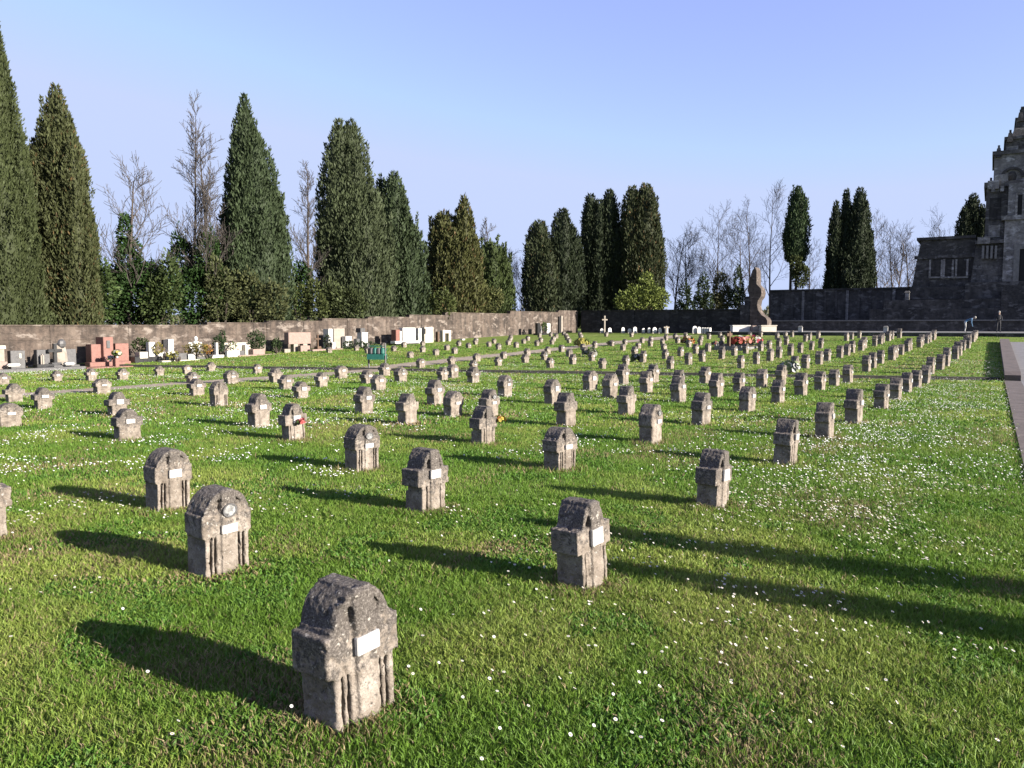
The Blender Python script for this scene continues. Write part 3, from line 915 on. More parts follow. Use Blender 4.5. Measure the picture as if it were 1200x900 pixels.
def leaf_blob(root, name, lobes, Y, X0, gz, tint, dens, size=(.14, .30), upb=.3, spread_y=.8):
    """lobes: (px, py centre, half width px, half height px)"""
    parts = []
    tint = np.array(tint) * .82
    for (px, py, hw, hh) in lobes:
        c = np.array([ray(px, py)[0] * Y - X0, RNG.uniform(-.4, .4), zat(py, Y) - gz])
        R = np.array([hw, hw * spread_y, hh]) / FPX * Y
        n = int(dens * 4 * PI * (R[0] * R[2]) ** 1.0)
        d = RNG.normal(size=(n, 3)); d /= np.linalg.norm(d, axis=1)[:, None]
        lat = vnoise(np.arctan2(d[:, 1], d[:, 0]) * 1.6 + px, d[:, 2] * 3.0 + py, int(px)); l2 = vnoise(np.arctan2(d[:, 1], d[:, 0]) * 4 + px, d[:, 2] * 7 + py, int(px) + 3)
        rad = (.55 + .42 * lat + .25 * l2) * (.45 + .55 * RNG.random(n) ** .45)
        P = c + d * R * rad[:, None]
        P[:, 2] = np.maximum(P[:, 2], .03)
        ax = d * .8 + RNG.normal(0, .5, (n, 3)); ax[:, 2] += upb; ax /= np.linalg.norm(ax, axis=1)[:, None]
        L = RNG.uniform(size[0], size[1], n) * (.7 + .3 * Y / 60)
        col = tint * (.6 + .55 * RNG.random(n) + .5 * (lat - .5))[:, None]
        parts.append(sprays(P, ax, L, L * RNG.uniform(.4, .7, n), np.clip(col, .004, 1)))
    return tri_mesh(name, *join(parts), M['leaf'], root)

def shrub(label, lobes, Y, gz, tint=(.035, .062, .018), dens=44, name='shrub', group='shrubs beyond the cemetery wall', cat='shrub', size=(.14, .30)):
    px = lobes[0][0]; X0 = ray(px, 300)[0] * Y
    root = thing(name, label, cat, (X0, Y, gz), 0, group)
    st = MB()
    rnd = random.Random(int(px))
    top = max(zat(l[1], Y) for l in lobes) - gz
    for k in range(5):
        a = rnd.uniform(0, 6.28); st.tube([(0, 0, -.2), (math.cos(a) * .2, math.sin(a) * .2, top * .35), (math.cos(a) * .5 * min(1, top), math.sin(a) * .3, top * .75)], [.05, .04, .015], 5)
    st.build('stem', M['bark'], root)
    leaf_blob(root, 'foliage', lobes, Y, X0, gz, tint, dens, size)
    return root

def yw(px, V=-43.6, back=3.0):
    p = at_v(px, V - back); return p.y

GREEN = (.044, .062, .020); OLIVE = (.060, .064, .022); BLUEG = (.042, .060, .028); DARK = (.024, .033, .016)
cypress('tall cypress cut off by the left edge of the picture', [(0, 34, 14, -.4), (26, 16, 150, 0), (-4, 46, 100, .2)], yw(0, back=4), 0, (.046, .058, .022))
cypress('broad brownish cypress with ragged side shoots, second from the left edge', [(68, 33, 95, .1), (82, 26, 128, .1), (95, 17, 165, .2), (46, 24, 160, .2), (104, 11, 228, .2), (109, 9, 268, .3)], yw(68, back=4.5), 0, (.056, .064, .026), 1.0, .06)
cypress('tall pointed cypress between two leafless trees', [(292, 30, 111, -.2), (300, 36, 150, .3), (320, 18, 215, .4)], yw(298, back=4), 0, BLUEG)
cypress('massive cypress with two close tips, left of a lower cypress', [(401, 26, 141, .3), (413, 30, 139, .3), (420, 38, 200, .3), (398, 22, 225, .6)], yw(415, back=4), .4, (.052, .066, .032))
cypress('cypress leaning against the massive twin-tipped one on its right', [(463, 23, 201, .3), (446, 10, 203, .3), (474, 27, 250, .4)], yw(470, back=3.5), .6, BLUEG)
cypress('brown-green cypress with one thin central tip', [(544, 15, 229, .2), (520, 21, 247, 1.6), (532, 30, 262, .9), (553, 12, 270, .6)], yw(535, back=3.5), .9, OLIVE, 1.0, .07)
cypress('low rounded cypress in front of a bare spire', [(575, 22, 284, 1.2), (586, 16, 300, .9)], yw(578, back=3), 1.0, GREEN)
cypress('blunt cypress with one stray branch on its left, first right of the gap', [(632, 17, 258, 1.8), (641, 15, 280, .8)], 92, 1.3, (.038, .048, .022), 1, .03)
cypress('dark blunt cypress directly right of the one with a stray branch', [(659, 14, 245, 1.8), (669, 15, 262, 1.2)], 93, 1.3, DARK)
cypress('dark cypress with three thin spires', [(692, 11, 226, 2.2), (702, 12, 234, 1.8), (714, 13, 221, 1.8), (722, 11, 262, 1.2)], 96, 1.3, DARK)
cypress('stout olive cypress standing over the yellow-green bush', [(740, 13, 218, 2.0), (756, 17, 215, 1.6), (763, 15, 250, 1.2), (750, 18, 240, 1.5)], 95, 1.3, (.036, .044, .019), 1, .04)
cypress('single slim cypress on a bare trunk above the dark wing wall', [(935, 13, 217, .1), (927, 7, 258, .6)], 108, 1.6, (.034, .056, .022), 1.0, 0, bottom=306)
cypress('group of three merged cypress spires left of the mausoleum', [(990, 8, 221, .6), (1004, 14, 220, .6), (978, 9, 236, .4), (1013, 12, 258, .6), (996, 25, 296, 1.4)], 106, 1.6, (.027, .038, .018))
cypress('ragged dark cypress behind the low wing of the mausoleum', [(1140, 12, 226, .9), (1130, 10, 240, .8), (1150, 14, 240, .8)], 112, 2.5, DARK)

branch_tree('bare-topped tree wrapped in ivy up to half its height', 152, 190, yw(152, back=5), 0, 3, .5, 40, 1, 'twig', ivy=[(148, 275, 9, 26), (150, 310, 17, 34), (158, 345, 36, 42), (135, 348, 22, 38), (178, 340, 20, 38)], thick=.19)
branch_tree('tallest leafless tree with two thin upright trunks', 236, 116, yw(233, back=5), 0, 4, .5, 34, 2, 'twig', ivy=[(214, 315, 16, 44), (246, 312, 16, 50), (232, 345, 34, 38)], thick=.17, shape='pole', up=.6)
branch_tree('slender leafless tree between two big cypresses', 358, 180, yw(358, back=5), .2, 9, .5, 24, 1, 'twig', ivy=[(355, 340, 13, 36)], thick=.19, shape='pole', up=.5)
branch_tree('bare grey spire rising behind a low rounded cypress', 572, 248, yw(572, back=6), 1, 12, .5, 14, 1, 'twig', shape='pole', thick=.17)
branch_tree('thin leafless tree in the gap of the cypress row', 606, 290, 98, 1.3, 14, .55, 22, 2, 'twig')
BT = [('left', 790, 262, 20, 'pale slender leafless tree right above the yellow-green bush'), ('a', 818, 276, 24, 'low spreading leafless tree, second right of the yellow-green bush'),
      ('b', 852, 246, 28, 'forked leafless tree left of the tallest bare one'), ('c', 880, 240, 22, 'dense-twigged leafless tree touching the tallest bare one'),
      ('d', 904, 214, 22, 'tallest bare tree right behind the scroll-shaped pier'), ('e', 950, 290, 16, 'small leafless tree right of the slim cypress on a bare trunk')]
for i, (q, px, pt, w, lb) in enumerate(BT):
    branch_tree(lb, px, pt, 104 + 2 * i, 1.4, 40 + i, .55, w, 2 if i in (1, 2) else 1, 'twig', thick=.17, group='bare trees beyond the back wall')
branch_tree('tan leafless tree right of the merged cypress spires', 1042, 254, 112, 1.6, 61, .5, 20, 2, 'twigtan', group='bare trees beyond the back wall')
branch_tree('tan leafless tree touching the mausoleum wing', 1060, 262, 114, 1.6, 62, .5, 16, 2, 'twigtan', group='bare trees beyond the back wall')
branch_tree('faint leafless tree above the mausoleum wing roof', 1106, 256, 126, 2, 63, .55, 24, 2, 'twig', group='bare trees beyond the back wall')

SH = [('dark green bush at the foot of the ragged brownish cypress', [(112, 342, 22, 42), (95, 360, 16, 24), (122, 330, 12, 34)], 3, (.048, .075, .022)),
      ('green bush under the ivy-wrapped tree on its right', [(188, 350, 20, 36), (202, 335, 14, 44), (178, 362, 14, 20)], 3, (.050, .072, .022)),
      ('brown thicket left of the tall pointed cypress', [(258, 345, 18, 40), (242, 352, 16, 32), (250, 325, 10, 26)], 3, (.064, .074, .030)),
      ('brownish thicket in front of the tall pointed cypress', [(292, 350, 20, 36), (318, 356, 20, 30), (276, 345, 12, 30)], 2, (.064, .072, .028)),
      ('olive bush at the foot of the slender leafless tree', [(350, 356, 16, 26), (374, 360, 12, 20), (366, 345, 10, 22)], 2, (.062, .076, .024)),
      ('low green bush at the foot of the massive cypress', [(408, 356, 24, 22), (388, 352, 14, 26)], 2, (.055, .070, .026)),
      ('low olive bush below the brown-green cypress', [(498, 358, 14, 18), (520, 356, 14, 18)], 2, (.06, .076, .022)),
      ('pale olive bush at the foot of the low rounded cypress', [(562, 348, 14, 20), (578, 352, 12, 16)], 2, (.085, .092, .032))]
for lb, lobes, back, tint in SH:
    p = at_v(lobes[0][0], -43.6 - back)
    shrub(lb, lobes, p.y, 0.0 if lobes[0][0] < 330 else .5, tint)
shrub('bright yellow-green bush behind the back wall', [(745, 350, 16, 15), (772, 350, 14, 14), (730, 354, 11, 12), (757, 334, 10, 17), (763, 344, 12, 14), (741, 342, 6, 10)], 89, 1.3, (.15, .185, .045), 34, group='shrubs beyond the back wall')
for i, (px, py, hw, hh, lb) in enumerate([(803, 350, 8, 20, 'green bush first right of the yellow-green bush'), (824, 344, 8, 26, 'dark bush midway between yellow-green bush and scroll-shaped pier'),
                                          (864, 338, 6, 28, 'narrow dark bush just left of the scroll-shaped pier'), (845, 342, 11, 26, 'olive bush left of the narrow dark bush')]):
    shrub(lb, [(px, py, hw, hh), (px + 5, py + 10, hw * .9, hh * .5), (px - 5, py + 12, hw * .8, hh * .45)], 92 + i, 1.3, (.030, .046, .018) if i != 3 else (.075, .076, .034), 42, group='shrubs beyond the back wall')
shrub('ivy clump around the bare trunk of the slim cypress', [(938, 322, 10, 16), (934, 312, 8, 14)], 106.5, 1.6, (.06, .075, .025), 60, group='shrubs beyond the back wall')

def far_woodland():
    n = 26000
    a = RNG.uniform(-.72, .80, n); Yd = RNG.uniform(185, 215, n)
    hgt = (3.2 + 3.4 * fbm(a * 40, a * 0 + 3, 5)) * np.clip(RNG.random(n) ** .6, 0, 1)
    P = np.stack([a * Yd, Yd, hgt], 1)
    ax = RNG.normal(0, .6, (n, 3)); ax[:, 2] = np.abs(ax[:, 2]) + .5; ax /= np.linalg.norm(ax, axis=1)[:, None]
    L = RNG.uniform(.7, 1.5, n)
    t = vnoise(a * 60, a * 0, 4)[:, None]
    col = (np.array([.10, .085, .06]) * (1 - t) + np.array([.06, .075, .03]) * t) * RNG.uniform(.6, 1.3, n)[:, None]
    o = tri_mesh('far_woodland', *sprays(P, ax, L, L * .4, col), M['leaf'])
    props(o, 'low brownish woodland far off behind the trees', 'woodland', kind='stuff')
far_woodland()

# ------------------------------------------------------------------ cemetery walls
V_W = -43.6
def left_wall():
    steps = [(-330, 381.5, 243, 380), (243, 377.3, 315, 378.5), (315, 375, 378, 376.5), (378, 373, 433, 373.5), (433, 371.5, 480, 371), (480, 369, 523, 369), (523, 367, 598, 366.5), (598, 365.2, 655, 365), (655, 363.8, 677, 364)]
    root = thing('cemetery_wall', 'long stained plaster wall stepping up behind the tombs on the left', 'wall', (0, 0, 0), ROT_N)
    w, c = MB(), MB()
    us = []
    for i, (a, pa, b, pb) in enumerate(steps):
        A = at_v(a, V_W); B = at_v(b, V_W)
        ua, ub = uv(A.x, A.y)[0], uv(B.x, B.y)[0]
        if i == 0: ua = -70; zt = zat(380.6, at_v(120, V_W).y)
        else: zt = .5 * (zat(pa, A.y) + zat(pb, B.y))
        # local x = along D, local -y = N  -> y = -V
        w.box(ua, ub, -V_W + .0, -V_W + .42, -.5, zt - .07)
        w.box(ua, ub - .01, -V_W - .025, -V_W + .01, zt - .80, zt - .72)
        q = math.ceil(ua / 4.4) * 4.4
        while q < ub - .4:
            w.box(q, q + .22, -V_W - .035, -V_W + .01, -.5, zt - .075); q += 4.4
        c.box(ua - .03, ub + .0, -V_W - .05, -V_W + .47, zt - .07, zt)
        if i % 2 == 0 and i: w.box(ua - .2, ua + .16, -V_W - .04, -V_W + .3, -.5, zt - .075)
    w.build('wall', M['wall'], root); c.build('coping', M['wall'], root)
left_wall()
CORNER = at_v(677, V_W); U_B = uv(CORNER.x, CORNER.y)[0]
def back_wall():
    root = thing('back_wall', 'dark shaded back wall with pilasters, right of the stained plaster wall', 'wall', (0, 0, 0), math.atan2(N.y, N.x))
    # local x = N (v), local y = D (u)
    zt = zat(364, CORNER.y)
    v1 = uv(*at_u(884, U_B))[1]
    w, c, p = MB(), MB(), MB()
    w.box(V_W + .43, v1, U_B, U_B + .4, .5, zt - .1)
    c.box(V_W + .43, v1, U_B - .08, U_B + .48, zt - .1, zt)
    x = V_W + 2.5
    while x < v1 - 1:
        p.box(x, x + .45, U_B - .1, U_B + .1, .5, zt - .1); x += 4.1
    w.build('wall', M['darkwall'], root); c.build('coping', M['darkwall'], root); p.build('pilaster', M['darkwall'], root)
    return v1
V_BW = back_wall()

# ------------------------------------------------------------------ terraces, pier, wing wall, mausoleum
Y_M = 80.0
MX = ray(1203, 300)[0] * Y_M
MO = Vector((MX, Y_M))
AFX = Vector((math.cos(ROT_AX), math.sin(ROT_AX)))      # local x of things that face down the path
AFY = Vector((-AFX.y, AFX.x))
def loc_x(px, ly):
    """local x of a pixel column on the plane local y = ly"""
    rx = ray(px, 340)[0]
    # (MO + AFX*x + AFY*ly): X = rx*Y
    bx, by = MO.x + AFY.x * ly, MO.y + AFY.y * ly
    return (rx * by - bx) / (AFX.x - rx * AFX.y)
def loc_Y(x, ly): return MO.y + AFX.y * x + AFY.y * ly
def LZ(px, py, ly):
    return zat(py, loc_Y(loc_x(px, ly), ly))

Z_T1 = 1.6
def terraces():
    root = thing('terrace', 'low stone terrace with a pale edge along the far end of the lawn', 'terrace', (0, 0, 0), math.atan2(N.y, N.x))
    m, e = MB(), MB()
    v0 = uv(*at_u(828, U_END))[1]
    m.box(v0, 30, U_END, U_END + 60, .2, Z_T1 - .06)
    e.box(v0 - .04, 30, U_END - .06, U_END + .9, Z_T1 - .06, Z_T1)
    e.box(v0 - .04, 30, U_END + .9, U_END + 60, Z_T1 - .06, Z_T1 - .003)
    m.build('riser', M['ceppo'], root); e.build('edge_slab', M['palekerb'], root)
    e2 = MB(); e2.box(V_W + .5, v0 - .05, U_END + .5, U_B, .6, 1.34); 
    o = e2.build('gravel_strip', M['lawn']); o.rotation_euler = (0, 0, math.atan2(N.y, N.x)); props(o, kind='structure')
terraces()

def wedge_label(): pass

def mausoleum():
    root = thing('mausoleum', 'dark stepped stone mausoleum tower with low side wing at the right edge', 'mausoleum', (MO.x, MO.y, 0), ROT_AX)
    T, Lt, S = MB(), MB(), MB()
    def hwid(px, ly=0): return -loc_x(px, ly)
    def tier(px, pyt, pyb, dy, depth, mb=T, inset=0):
        h = hwid(px, dy)
        z1, z0 = LZ(px, pyt, dy), LZ(px, pyb, dy)
        if inset: mb.frustum(-h, h, dy, dy + depth, z0, z1, inset, inset)
        else: mb.box(-h, h, dy, dy + depth, z0, z1)
        return h, z0, z1
    # from the ground up
    tier(1131, 331, 350, -1.4, 13, S); tier(1126, 350, 372, -2.6, 16, S)
    h, z0, z1 = tier(1137, 286, 331, -.6, 11.5, T, .35)
    tier(1140.5, 282, 286, -.75, 11.7, T)
    h2, a0, a1 = tier(1151, 220, 282, 0, 10, T)
    tier(1148, 214, 220, -.2, 10.4, T)
    tier(1158.5, 182, 214, .5, 9, Lt)
    tier(1156, 177.5, 182, .3, 9.4, T)
    tier(1171, 164, 177.5, 1.2, 7.6, T); tier(1169, 160.5, 164, 1.0, 8, T)
    tier(1177, 150, 160.5, 1.8, 6.4, T, .25)
    tier(1182, 140, 150, 2.2, 5.6, T); tier(1180.5, 138, 140, 2.1, 5.8, T)
    tier(1188, 127, 138, 2.8, 4.4, T); tier(1186.5, 125, 127, 2.7, 4.6, T)
    tier(1193.5, 113, 125, 3.4, 3.2, T); tier(1196, 104, 113, 3.9, 2.2, T, .2)
    T.build('tower_tier', M['ceppohaze'], root); Lt.build('belfry', M['ceppolight'], root)
    # battlements and corner blocks
    B = MB()
    for s in (-1, 1):
        for px, pyt, pyb, dy, w in ((1159.5, 205, 214, -.1, 1.2), (1152, 212, 222, -.25, 1.0), (1172, 172, 177.5, .6, 1.0), (1143, 278, 286, -.8, 1.1)):
            h = hwid(px, dy); z1, z0 = LZ(px, pyt, dy), LZ(px, pyb, dy)
            B.box(min(s * h, s * (h - w)), max(s * h, s * (h - w)), dy - .06, dy + 1.2, z0, z1)
    B.build('corner_block', M['ceppolight'], root)
    # paler projecting centre bay with its arch and door
    cb = MB(); dy = -1.0
    hb = hwid(1174, dy)
    zb, zt = LZ(1174, 331, dy), LZ(1174, 215, dy)
    cb.box(-hb, hb, dy, .6, zb, LZ(1174, 258, dy))
    cb.box(-hb - .3, hb + .3, dy - .2, .6, LZ(1174, 258, dy), LZ(1174, 253, dy))
    cb.box(-hb + .2, hb - .2, dy + .1, .6, LZ(1174, 253, dy), zt)
    cb.build('centre_bay', M['ceppolight'], root)
    fr = MB()
    hd = hwid(1193, dy); zd = LZ(1193, 292, dy)
    fr.box(-hd - .5, -hd, dy - .18, dy + .05, zb, zd + .5); fr.box(hd, hd + .5, dy - .18, dy + .05, zb, zd + .5); fr.box(-hd, hd, dy - .18, dy + .05, zd, zd + .5)
    fr.build('door_frame', M['palekerb'], root)
    dr = MB(); dr.box(-hd, hd, dy - .05, dy + .04, zb, zd); dr.build('door', M['voidm'], root)
    for s in (-1, 1):
        for px, py0, py1 in ((1191, 228, 254), (1199, 228, 254)):
            x = loc_x(px, dy + .1) * (1 if s < 0 else -1)
            w = MB(); w.box(x - .22, x + .22, dy - .0, dy + .12, LZ(px, py1, dy), LZ(px, py0, dy)); w.build('window', M['voidm'], root)
            f = MB(); f.box(x - .42, x - .225, dy - .1, dy + .12, LZ(px, py1, dy), LZ(px, py0, dy) + .2); f.build('window_frame', M['ceppolight'], root)
    # arched relief on the belfry
    for s in (-1, 1):
        ar = MB()
        cx = loc_x(1180, .4) * (1 if s < 0 else -1); zc = LZ(1180, 208, .4); n = 12
        for k in range(n):
            a0_, a1_ = PI * k / n, PI * (k + 1) / n
            q = [(cx + r * math.cos(a), zc + r * math.sin(a)) for a, r in ((a0_, 1.05), (a1_, 1.05), (a1_, .8), (a0_, .8))]
            ar.prism(q, .32, .52)
        ar.build('arch_relief', M['ceppo'], root)
        bs = MB(); bs.ball((cx, .48, zc + .1), (.4, .16, .55), 10, 7); bs.build('portrait_relief', M['ceppo'], root)
    for k in range(9):
        h = hwid(1152, -.12); x = -h + .5 + k * (2 * h - 1.0) / 8
        MB().box(x - .16, x + .16, -.3, .02, LZ(1152, 226, 0), LZ(1152, 220, 0)).build('corbel', M['ceppolight'], root)
    for s in (-1, 1):
        for px, py0, py1 in ((1162, 232, 258), (1162, 264, 278)):
            x = loc_x(px, 0) * (1 if s < 0 else -1); z0_, z1_ = LZ(px, py1, 0), LZ(px, py0, 0)
            MB().box(x - .5, x + .5, -.07, .02, z0_, z1_).build('blind_panel', M['ceppolight' if py0 > 260 else 'darkwall'], root)
        for px, py in ((1158.5, 182), (1151, 220), (1171, 164), (1182, 140)):
            x = (hwid(px) - .35) * s; z0_ = LZ(px, py, 0)
            MB().frustum(x - .28, x + .28, .3, .86, z0_ - .15, z0_ + .75, .12, .12).box(x - .1, x + .1, .48, .68, z0_ + .75, z0_ + 1.05).build('pinnacle', M['ceppo'], root)
    # stairs in front of the door
    st = MB()
    for k in range(9):
        st.box(-hd - 1.4, hd + 1.4, -2.6 - .38 * (9 - k), -1.35, Z_T1 + .02, Z_T1 + .02 + (LZ(1131, 331, -1.4) - Z_T1) * (k + 1) / 9 * .8)
    st.build('stair', M['ceppo'], root)
    S.build('plinth', M['ceppo'], root)
    # side wings
    for s in (-1, 1):
        wb, wc = MB(), MB()
        dy = .2
        xo, xi = loc_x(1068, dy), loc_x(1141, dy)
        zt, zb_ = LZ(1074, 282, dy), LZ(1070, 338, dy)
        prof = [(xo, zb_), (xi, zb_), (xi, zt), (xo + .75, zt)]
        if s > 0: prof = [(-x, z) for x, z in prof][::-1]
        wb.prism(prof, dy, dy + 6)
        x0, x1 = xo + .35, xi
        if s > 0: x0, x1 = -x1, -x0
        wc.box(x0, x1, dy - .25, dy + 6.2, zt, zt + .28)
        wc.box(min(x0, x1) - .15, max(x0, x1), dy - .16, dy + .0, LZ(1074, 304, dy), LZ(1074, 300, dy))
        wo = wb.build('wing', M['ceppo'], root); wc.build('wing_cornice', M['ceppo'], wo)
    for s in (-1, 1):
        for px in (1097, 1111, 1124):
            x = loc_x(px, .15) * (1 if s < 0 else -1); z0, z1 = LZ(px, 324, .1), LZ(px, 304, .1)
            n = MB(); pr = [(x - .55, z0), (x + .55, z0)] + [(x + .55 * math.cos(PI * k / 8), z1 - .55 + .55 * math.sin(PI * k / 8)) for k in range(9)]
            n.prism(pr, .06, .19); n.build('niche', M['darkwall'], root)
            f = MB(); f.box(x - .75, x + .75, .03, .19, z0 - .18, z0 - .003); f.box(x - .75, x - .56, .0, .19, z0 - .1, z1); f.box(x + .56, x + .75, .0, .19, z0 - .1, z1); f.build('niche_frame', M['ceppolight'], root)
    for s in (-1, 1):
        cb2 = MB()
        for q in (1150, 1155, 1160, 1165):
            x = loc_x(q, -.8) * (1 if s < 0 else -1); cb2.box(x - .1, x + .1, -.85, -.55, LZ(q, 303, -.8), LZ(q, 288, -.8))
        cb2.build('bracket', M['palekerb'], root)
    # wing base
    b = MB()
    xo = loc_x(1066, -.6); b.box(xo, -xo, -.6, 9, LZ(1066, 351, -.6), LZ(1066, 337, -.6))
    b.build('wing_base', M['ceppo'], root)
    return root
mausoleum()

def upper_terrace():
    root = thing('upper_terrace', 'dark stepped terrace wall running from the scroll-shaped pier to the mausoleum', 'terrace', (MO.x, MO.y, 0), ROT_AX)
    a, b, e = MB(), MB(), MB()
    ly = -7.0
    x0 = loc_x(905, ly)
    z = LZ(1010, 375, ly)
    a.box(x0, -x0, ly, 12, Z_T1 - .02, z - .12)
    e.box(x0 - .1, -x0, ly - .12, ly + .6, z - .12, z)
    ly2 = -3.2
    x1 = loc_x(1036, ly2)
    b.box(x1, -x1, ly2, 11, z - .125, LZ(1060, 351.5, ly2))
    b.box(x1 - 1.2, -x1 + 1.2, ly2 - .9, 10.5, z - .125, LZ(1060, 362, ly2 - .9))
    a.build('riser', M['ceppo'], root); b.build('step_block', M['ceppo'], root); e.build('edge_slab', M['palekerb'], root)
    # wing wall behind
    wr = thing('wing_wall', 'dark masonry wall with blind panels between the scroll-shaped pier and the mausoleum', 'wall', (MO.x, MO.y, 0), ROT_AX)
    w, c = MB(), MB(); ly3 = 1.0
    xa, xb = loc_x(903, ly3), loc_x(1069, .0)
    zt = LZ(985, 338, ly3)
    w.box(xa, xb - .1, ly3, ly3 + .9, Z_T1, zt - .2)
    c.box(xa, xb - .1, ly3 - .12, ly3 + 1.0, zt - .2, zt)
    w.build('wall', M['ceppo'], wr); c.build('coping', M['darkwall'], wr)
    n = 11
    for k in range(n):
        x = xa + 1.2 + (xb - xa - 2) * k / n
        p = MB().box(x, x + .28, ly3 - .1, ly3 + .02, z, zt - .22); p.build('pilaster', M['ceppolight'] if k % 4 == 2 else M['ceppo'], wr)
    post = thing('stone_post', 'short pale stone post on the terrace left of the mausoleum wing', 'post', (MO.x, MO.y, 0), ROT_AX)
    xp = loc_x(1063.5, -2.5); zb = LZ(1063, 351.5, -2.5)
    MB().box(xp - .2, xp + .2, -2.7, -2.3, zb - .4, zb + .75, .03).build('shaft', M['ceppolight'], post)
    MB().frustum(xp - .26, xp + .26, -2.76, -2.24, zb + .75, zb + .93, .08, .08).build('cap', M['ceppolight'], post)
upper_terrace()

def scroll_pier():
    U = 79.0
    p = at_u(893, U); Y = p.y
    root = thing('scroll_pier', 'dark stone pier whose scroll-shaped right flank is lit tan by the sun', 'pier', (p.x, p.y, Z_T1), math.atan2(N.y, N.x))
    v0 = uv(p.x, p.y)[1]
    def P(px, py):
        q = at_u(px, U); return (uv(q.x, q.y)[1] - v0, max(0, zat(py, q.y) - Z_T1))
    out0 = [(878.5, 392), (878.8, 352), (881, 340), (884, 326), (886, 317), (889, 313), (891, 317), (891.5, 333), (894, 335.5), (896.5, 338), (897.5, 343), (896.5, 348), (893.5, 352), (892.5, 358), (894, 364), (898, 369), (903, 372.5), (905, 376), (905, 392)]
    out = [(q[0] if q[0] < 879 else q[0] - 6, q[1]) for q in out0]
    prof = [P(*q) for q in out]
    m = MB(); m.prism(prof, 0, 1.5); m.build('scroll', M['tanstone'], root)
    m = MB()
    for q0, q1, pt in ((866, 877.5, 357), (870, 880, 347)):
        a, b = P(q0, 392)[0], P(q1, 392)[0]; m.box(a, b, .25 if pt > 350 else .5, 2.3, 0, P(q1, pt)[1])
    m.build('shoulder', M['ceppo'], root)
scroll_pier()

# ------------------------------------------------------------------ tombs along the left wall
def frame_at(px, V=-41.6):
    p = at_v(px, V); return p, terrain(p.x, p.y)
def tomb(label, name, cat, px, V=-41.6, group='family tombs along the stained wall'):
    p, z = frame_at(px, V)
    return thing(name, label, cat, (p.x, p.y, z), ROT_N, group), p, z
def wpx(px0, px1, V):
    a, b = at_v(px0, V), at_v(px1, V)
    return uv(b.x, b.y)[0] - uv(a.x, a.y)[0]
def lx(px, root, V):
    a = at_v(px, V); return uv(a.x, a.y)[0] - uv(root.location.x, root.location.y)[0]
def slab(root, nm, mat, px0, px1, pyt, V, thick, pyb=None, bev=.015):
    """upright slab whose front lies on the plane v = V"""
    x0, x1 = lx(px0, root, V), lx(px1, root, V)
    Y = at_v((px0 + px1) / 2, V).y
    z1 = zat(pyt, Y) - root.location.z
    z0 = -.15 if pyb is None else zat(pyb, Y) - root.location.z
    v0 = uv(root.location.x, root.location.y)[1]
    yf = -(V - v0)
    return MB().box(x0, x1, yf, yf + thick, z0, max(z1, z0 + .05), bev).build(nm, mat, root)

def flowers(label, pos, r, h, cols, n=60, name='bouquet', group=None, vase='ceramic'):
    root = thing(name, label, 'flowers', pos, 0, group)
    if vase: MB().lathe([(.04, 0), (.065, .05), (.06, .12), (.045, .15)], 12).build('vase', M[vase], root, True)
    d = RNG.normal(size=(n, 3)); d /= np.linalg.norm(d, axis=1)[:, None]; d[:, 2] = np.abs(d[:, 2])
    P = d * r * (.5 + .5 * RNG.random(n))[:, None] * [1, 1, .8] + [0, 0, h]
    parts = []
    for i in range(n):
        c = np.array(cols[i % len(cols)]) * RNG.uniform(.35, .55)
        nn = d[i]; e1 = np.cross(nn, [.3, .2, .9]); e1 /= np.linalg.norm(e1); e2 = np.cross(nn, e1)
        R = r * RNG.uniform(.18, .32); vs = [P[i] - nn * R * .3]
        for k in range(6): vs.append(P[i] + (e1 * math.cos(k * PI / 3) + e2 * math.sin(k * PI / 3)) * R)
        parts.append((np.array(vs), np.array([(0, 1 + k, 1 + (k + 1) % 6) for k in range(6)]), np.tile(c, (7, 1))))
    tri_mesh('blossoms', *join(parts), M['petal'], root)
    m = int(n * .8); d2 = RNG.normal(size=(m, 3)); d2 /= np.linalg.norm(d2, axis=1)[:, None]; d2[:, 2] = np.abs(d2[:, 2]) * .6 
    P2 = np.tile([0, 0, h * .45], (m, 1)) + d2 * r * .3
    ax = d2 + [0, 0, .5]; ax /= np.linalg.norm(ax, axis=1)[:, None]
    tri_mesh('leaves', *sprays(P2, ax, np.full(m, r * .9), np.full(m, r * .25), np.tile([.04, .08, .02], (m, 1)) * RNG.uniform(.6, 1.3, m)[:, None]), M['leaf'], root)
    return root

V0 = -41.4
# long grey kerb in front of the first tombs
r, p, z = tomb('dark grey kerb strip in front of the slate tombs at the left', 'tomb_kerb', 'kerb', 20, -39.6, None)
slab(r, 'kerb_stone', M['greystone'], -60, 99, 432.5, -39.6, .5, 437)
r, p, z = tomb('pale pink stele at the left edge of the picture', 'tomb', 'tomb', 2, V0)
slab(r, 'headstone', M['beige'], -3, 4, 409, V0, .3); slab(r, 'cap', M['cream'], -5, 6, 405, V0 + .05, .4, 409); slab(r, 'pedestal', M['pink'], -8, 7, 424, V0 + .35, .4)
r, p, z = tomb('dark slate tomb with a pale bowl in front, first from the left', 'tomb', 'tomb', 19, V0)
slab(r, 'headstone', M['greystone'], 11, 28, 411, V0, .35); slab(r, 'inset_panel', M['cream'], 21, 24, 414, V0 + .03, .03, 420); slab(r, 'bowl', M['ceramic'], 7, 23, 426, V0 + .9, .3, 429.5, .05)
r, p, z = tomb('dark slate tomb with a small pale figure, second from the left', 'tomb', 'tomb', 48, V0)
slab(r, 'headstone', M['greystone'], 42, 57, 410, V0, .35); slab(r, 'figure', M['beige'], 47, 51, 415, V0 + .3, .2, None, .06); slab(r, 'base', M['blackstone'], 42, 62, 427, V0 + .6, .5)
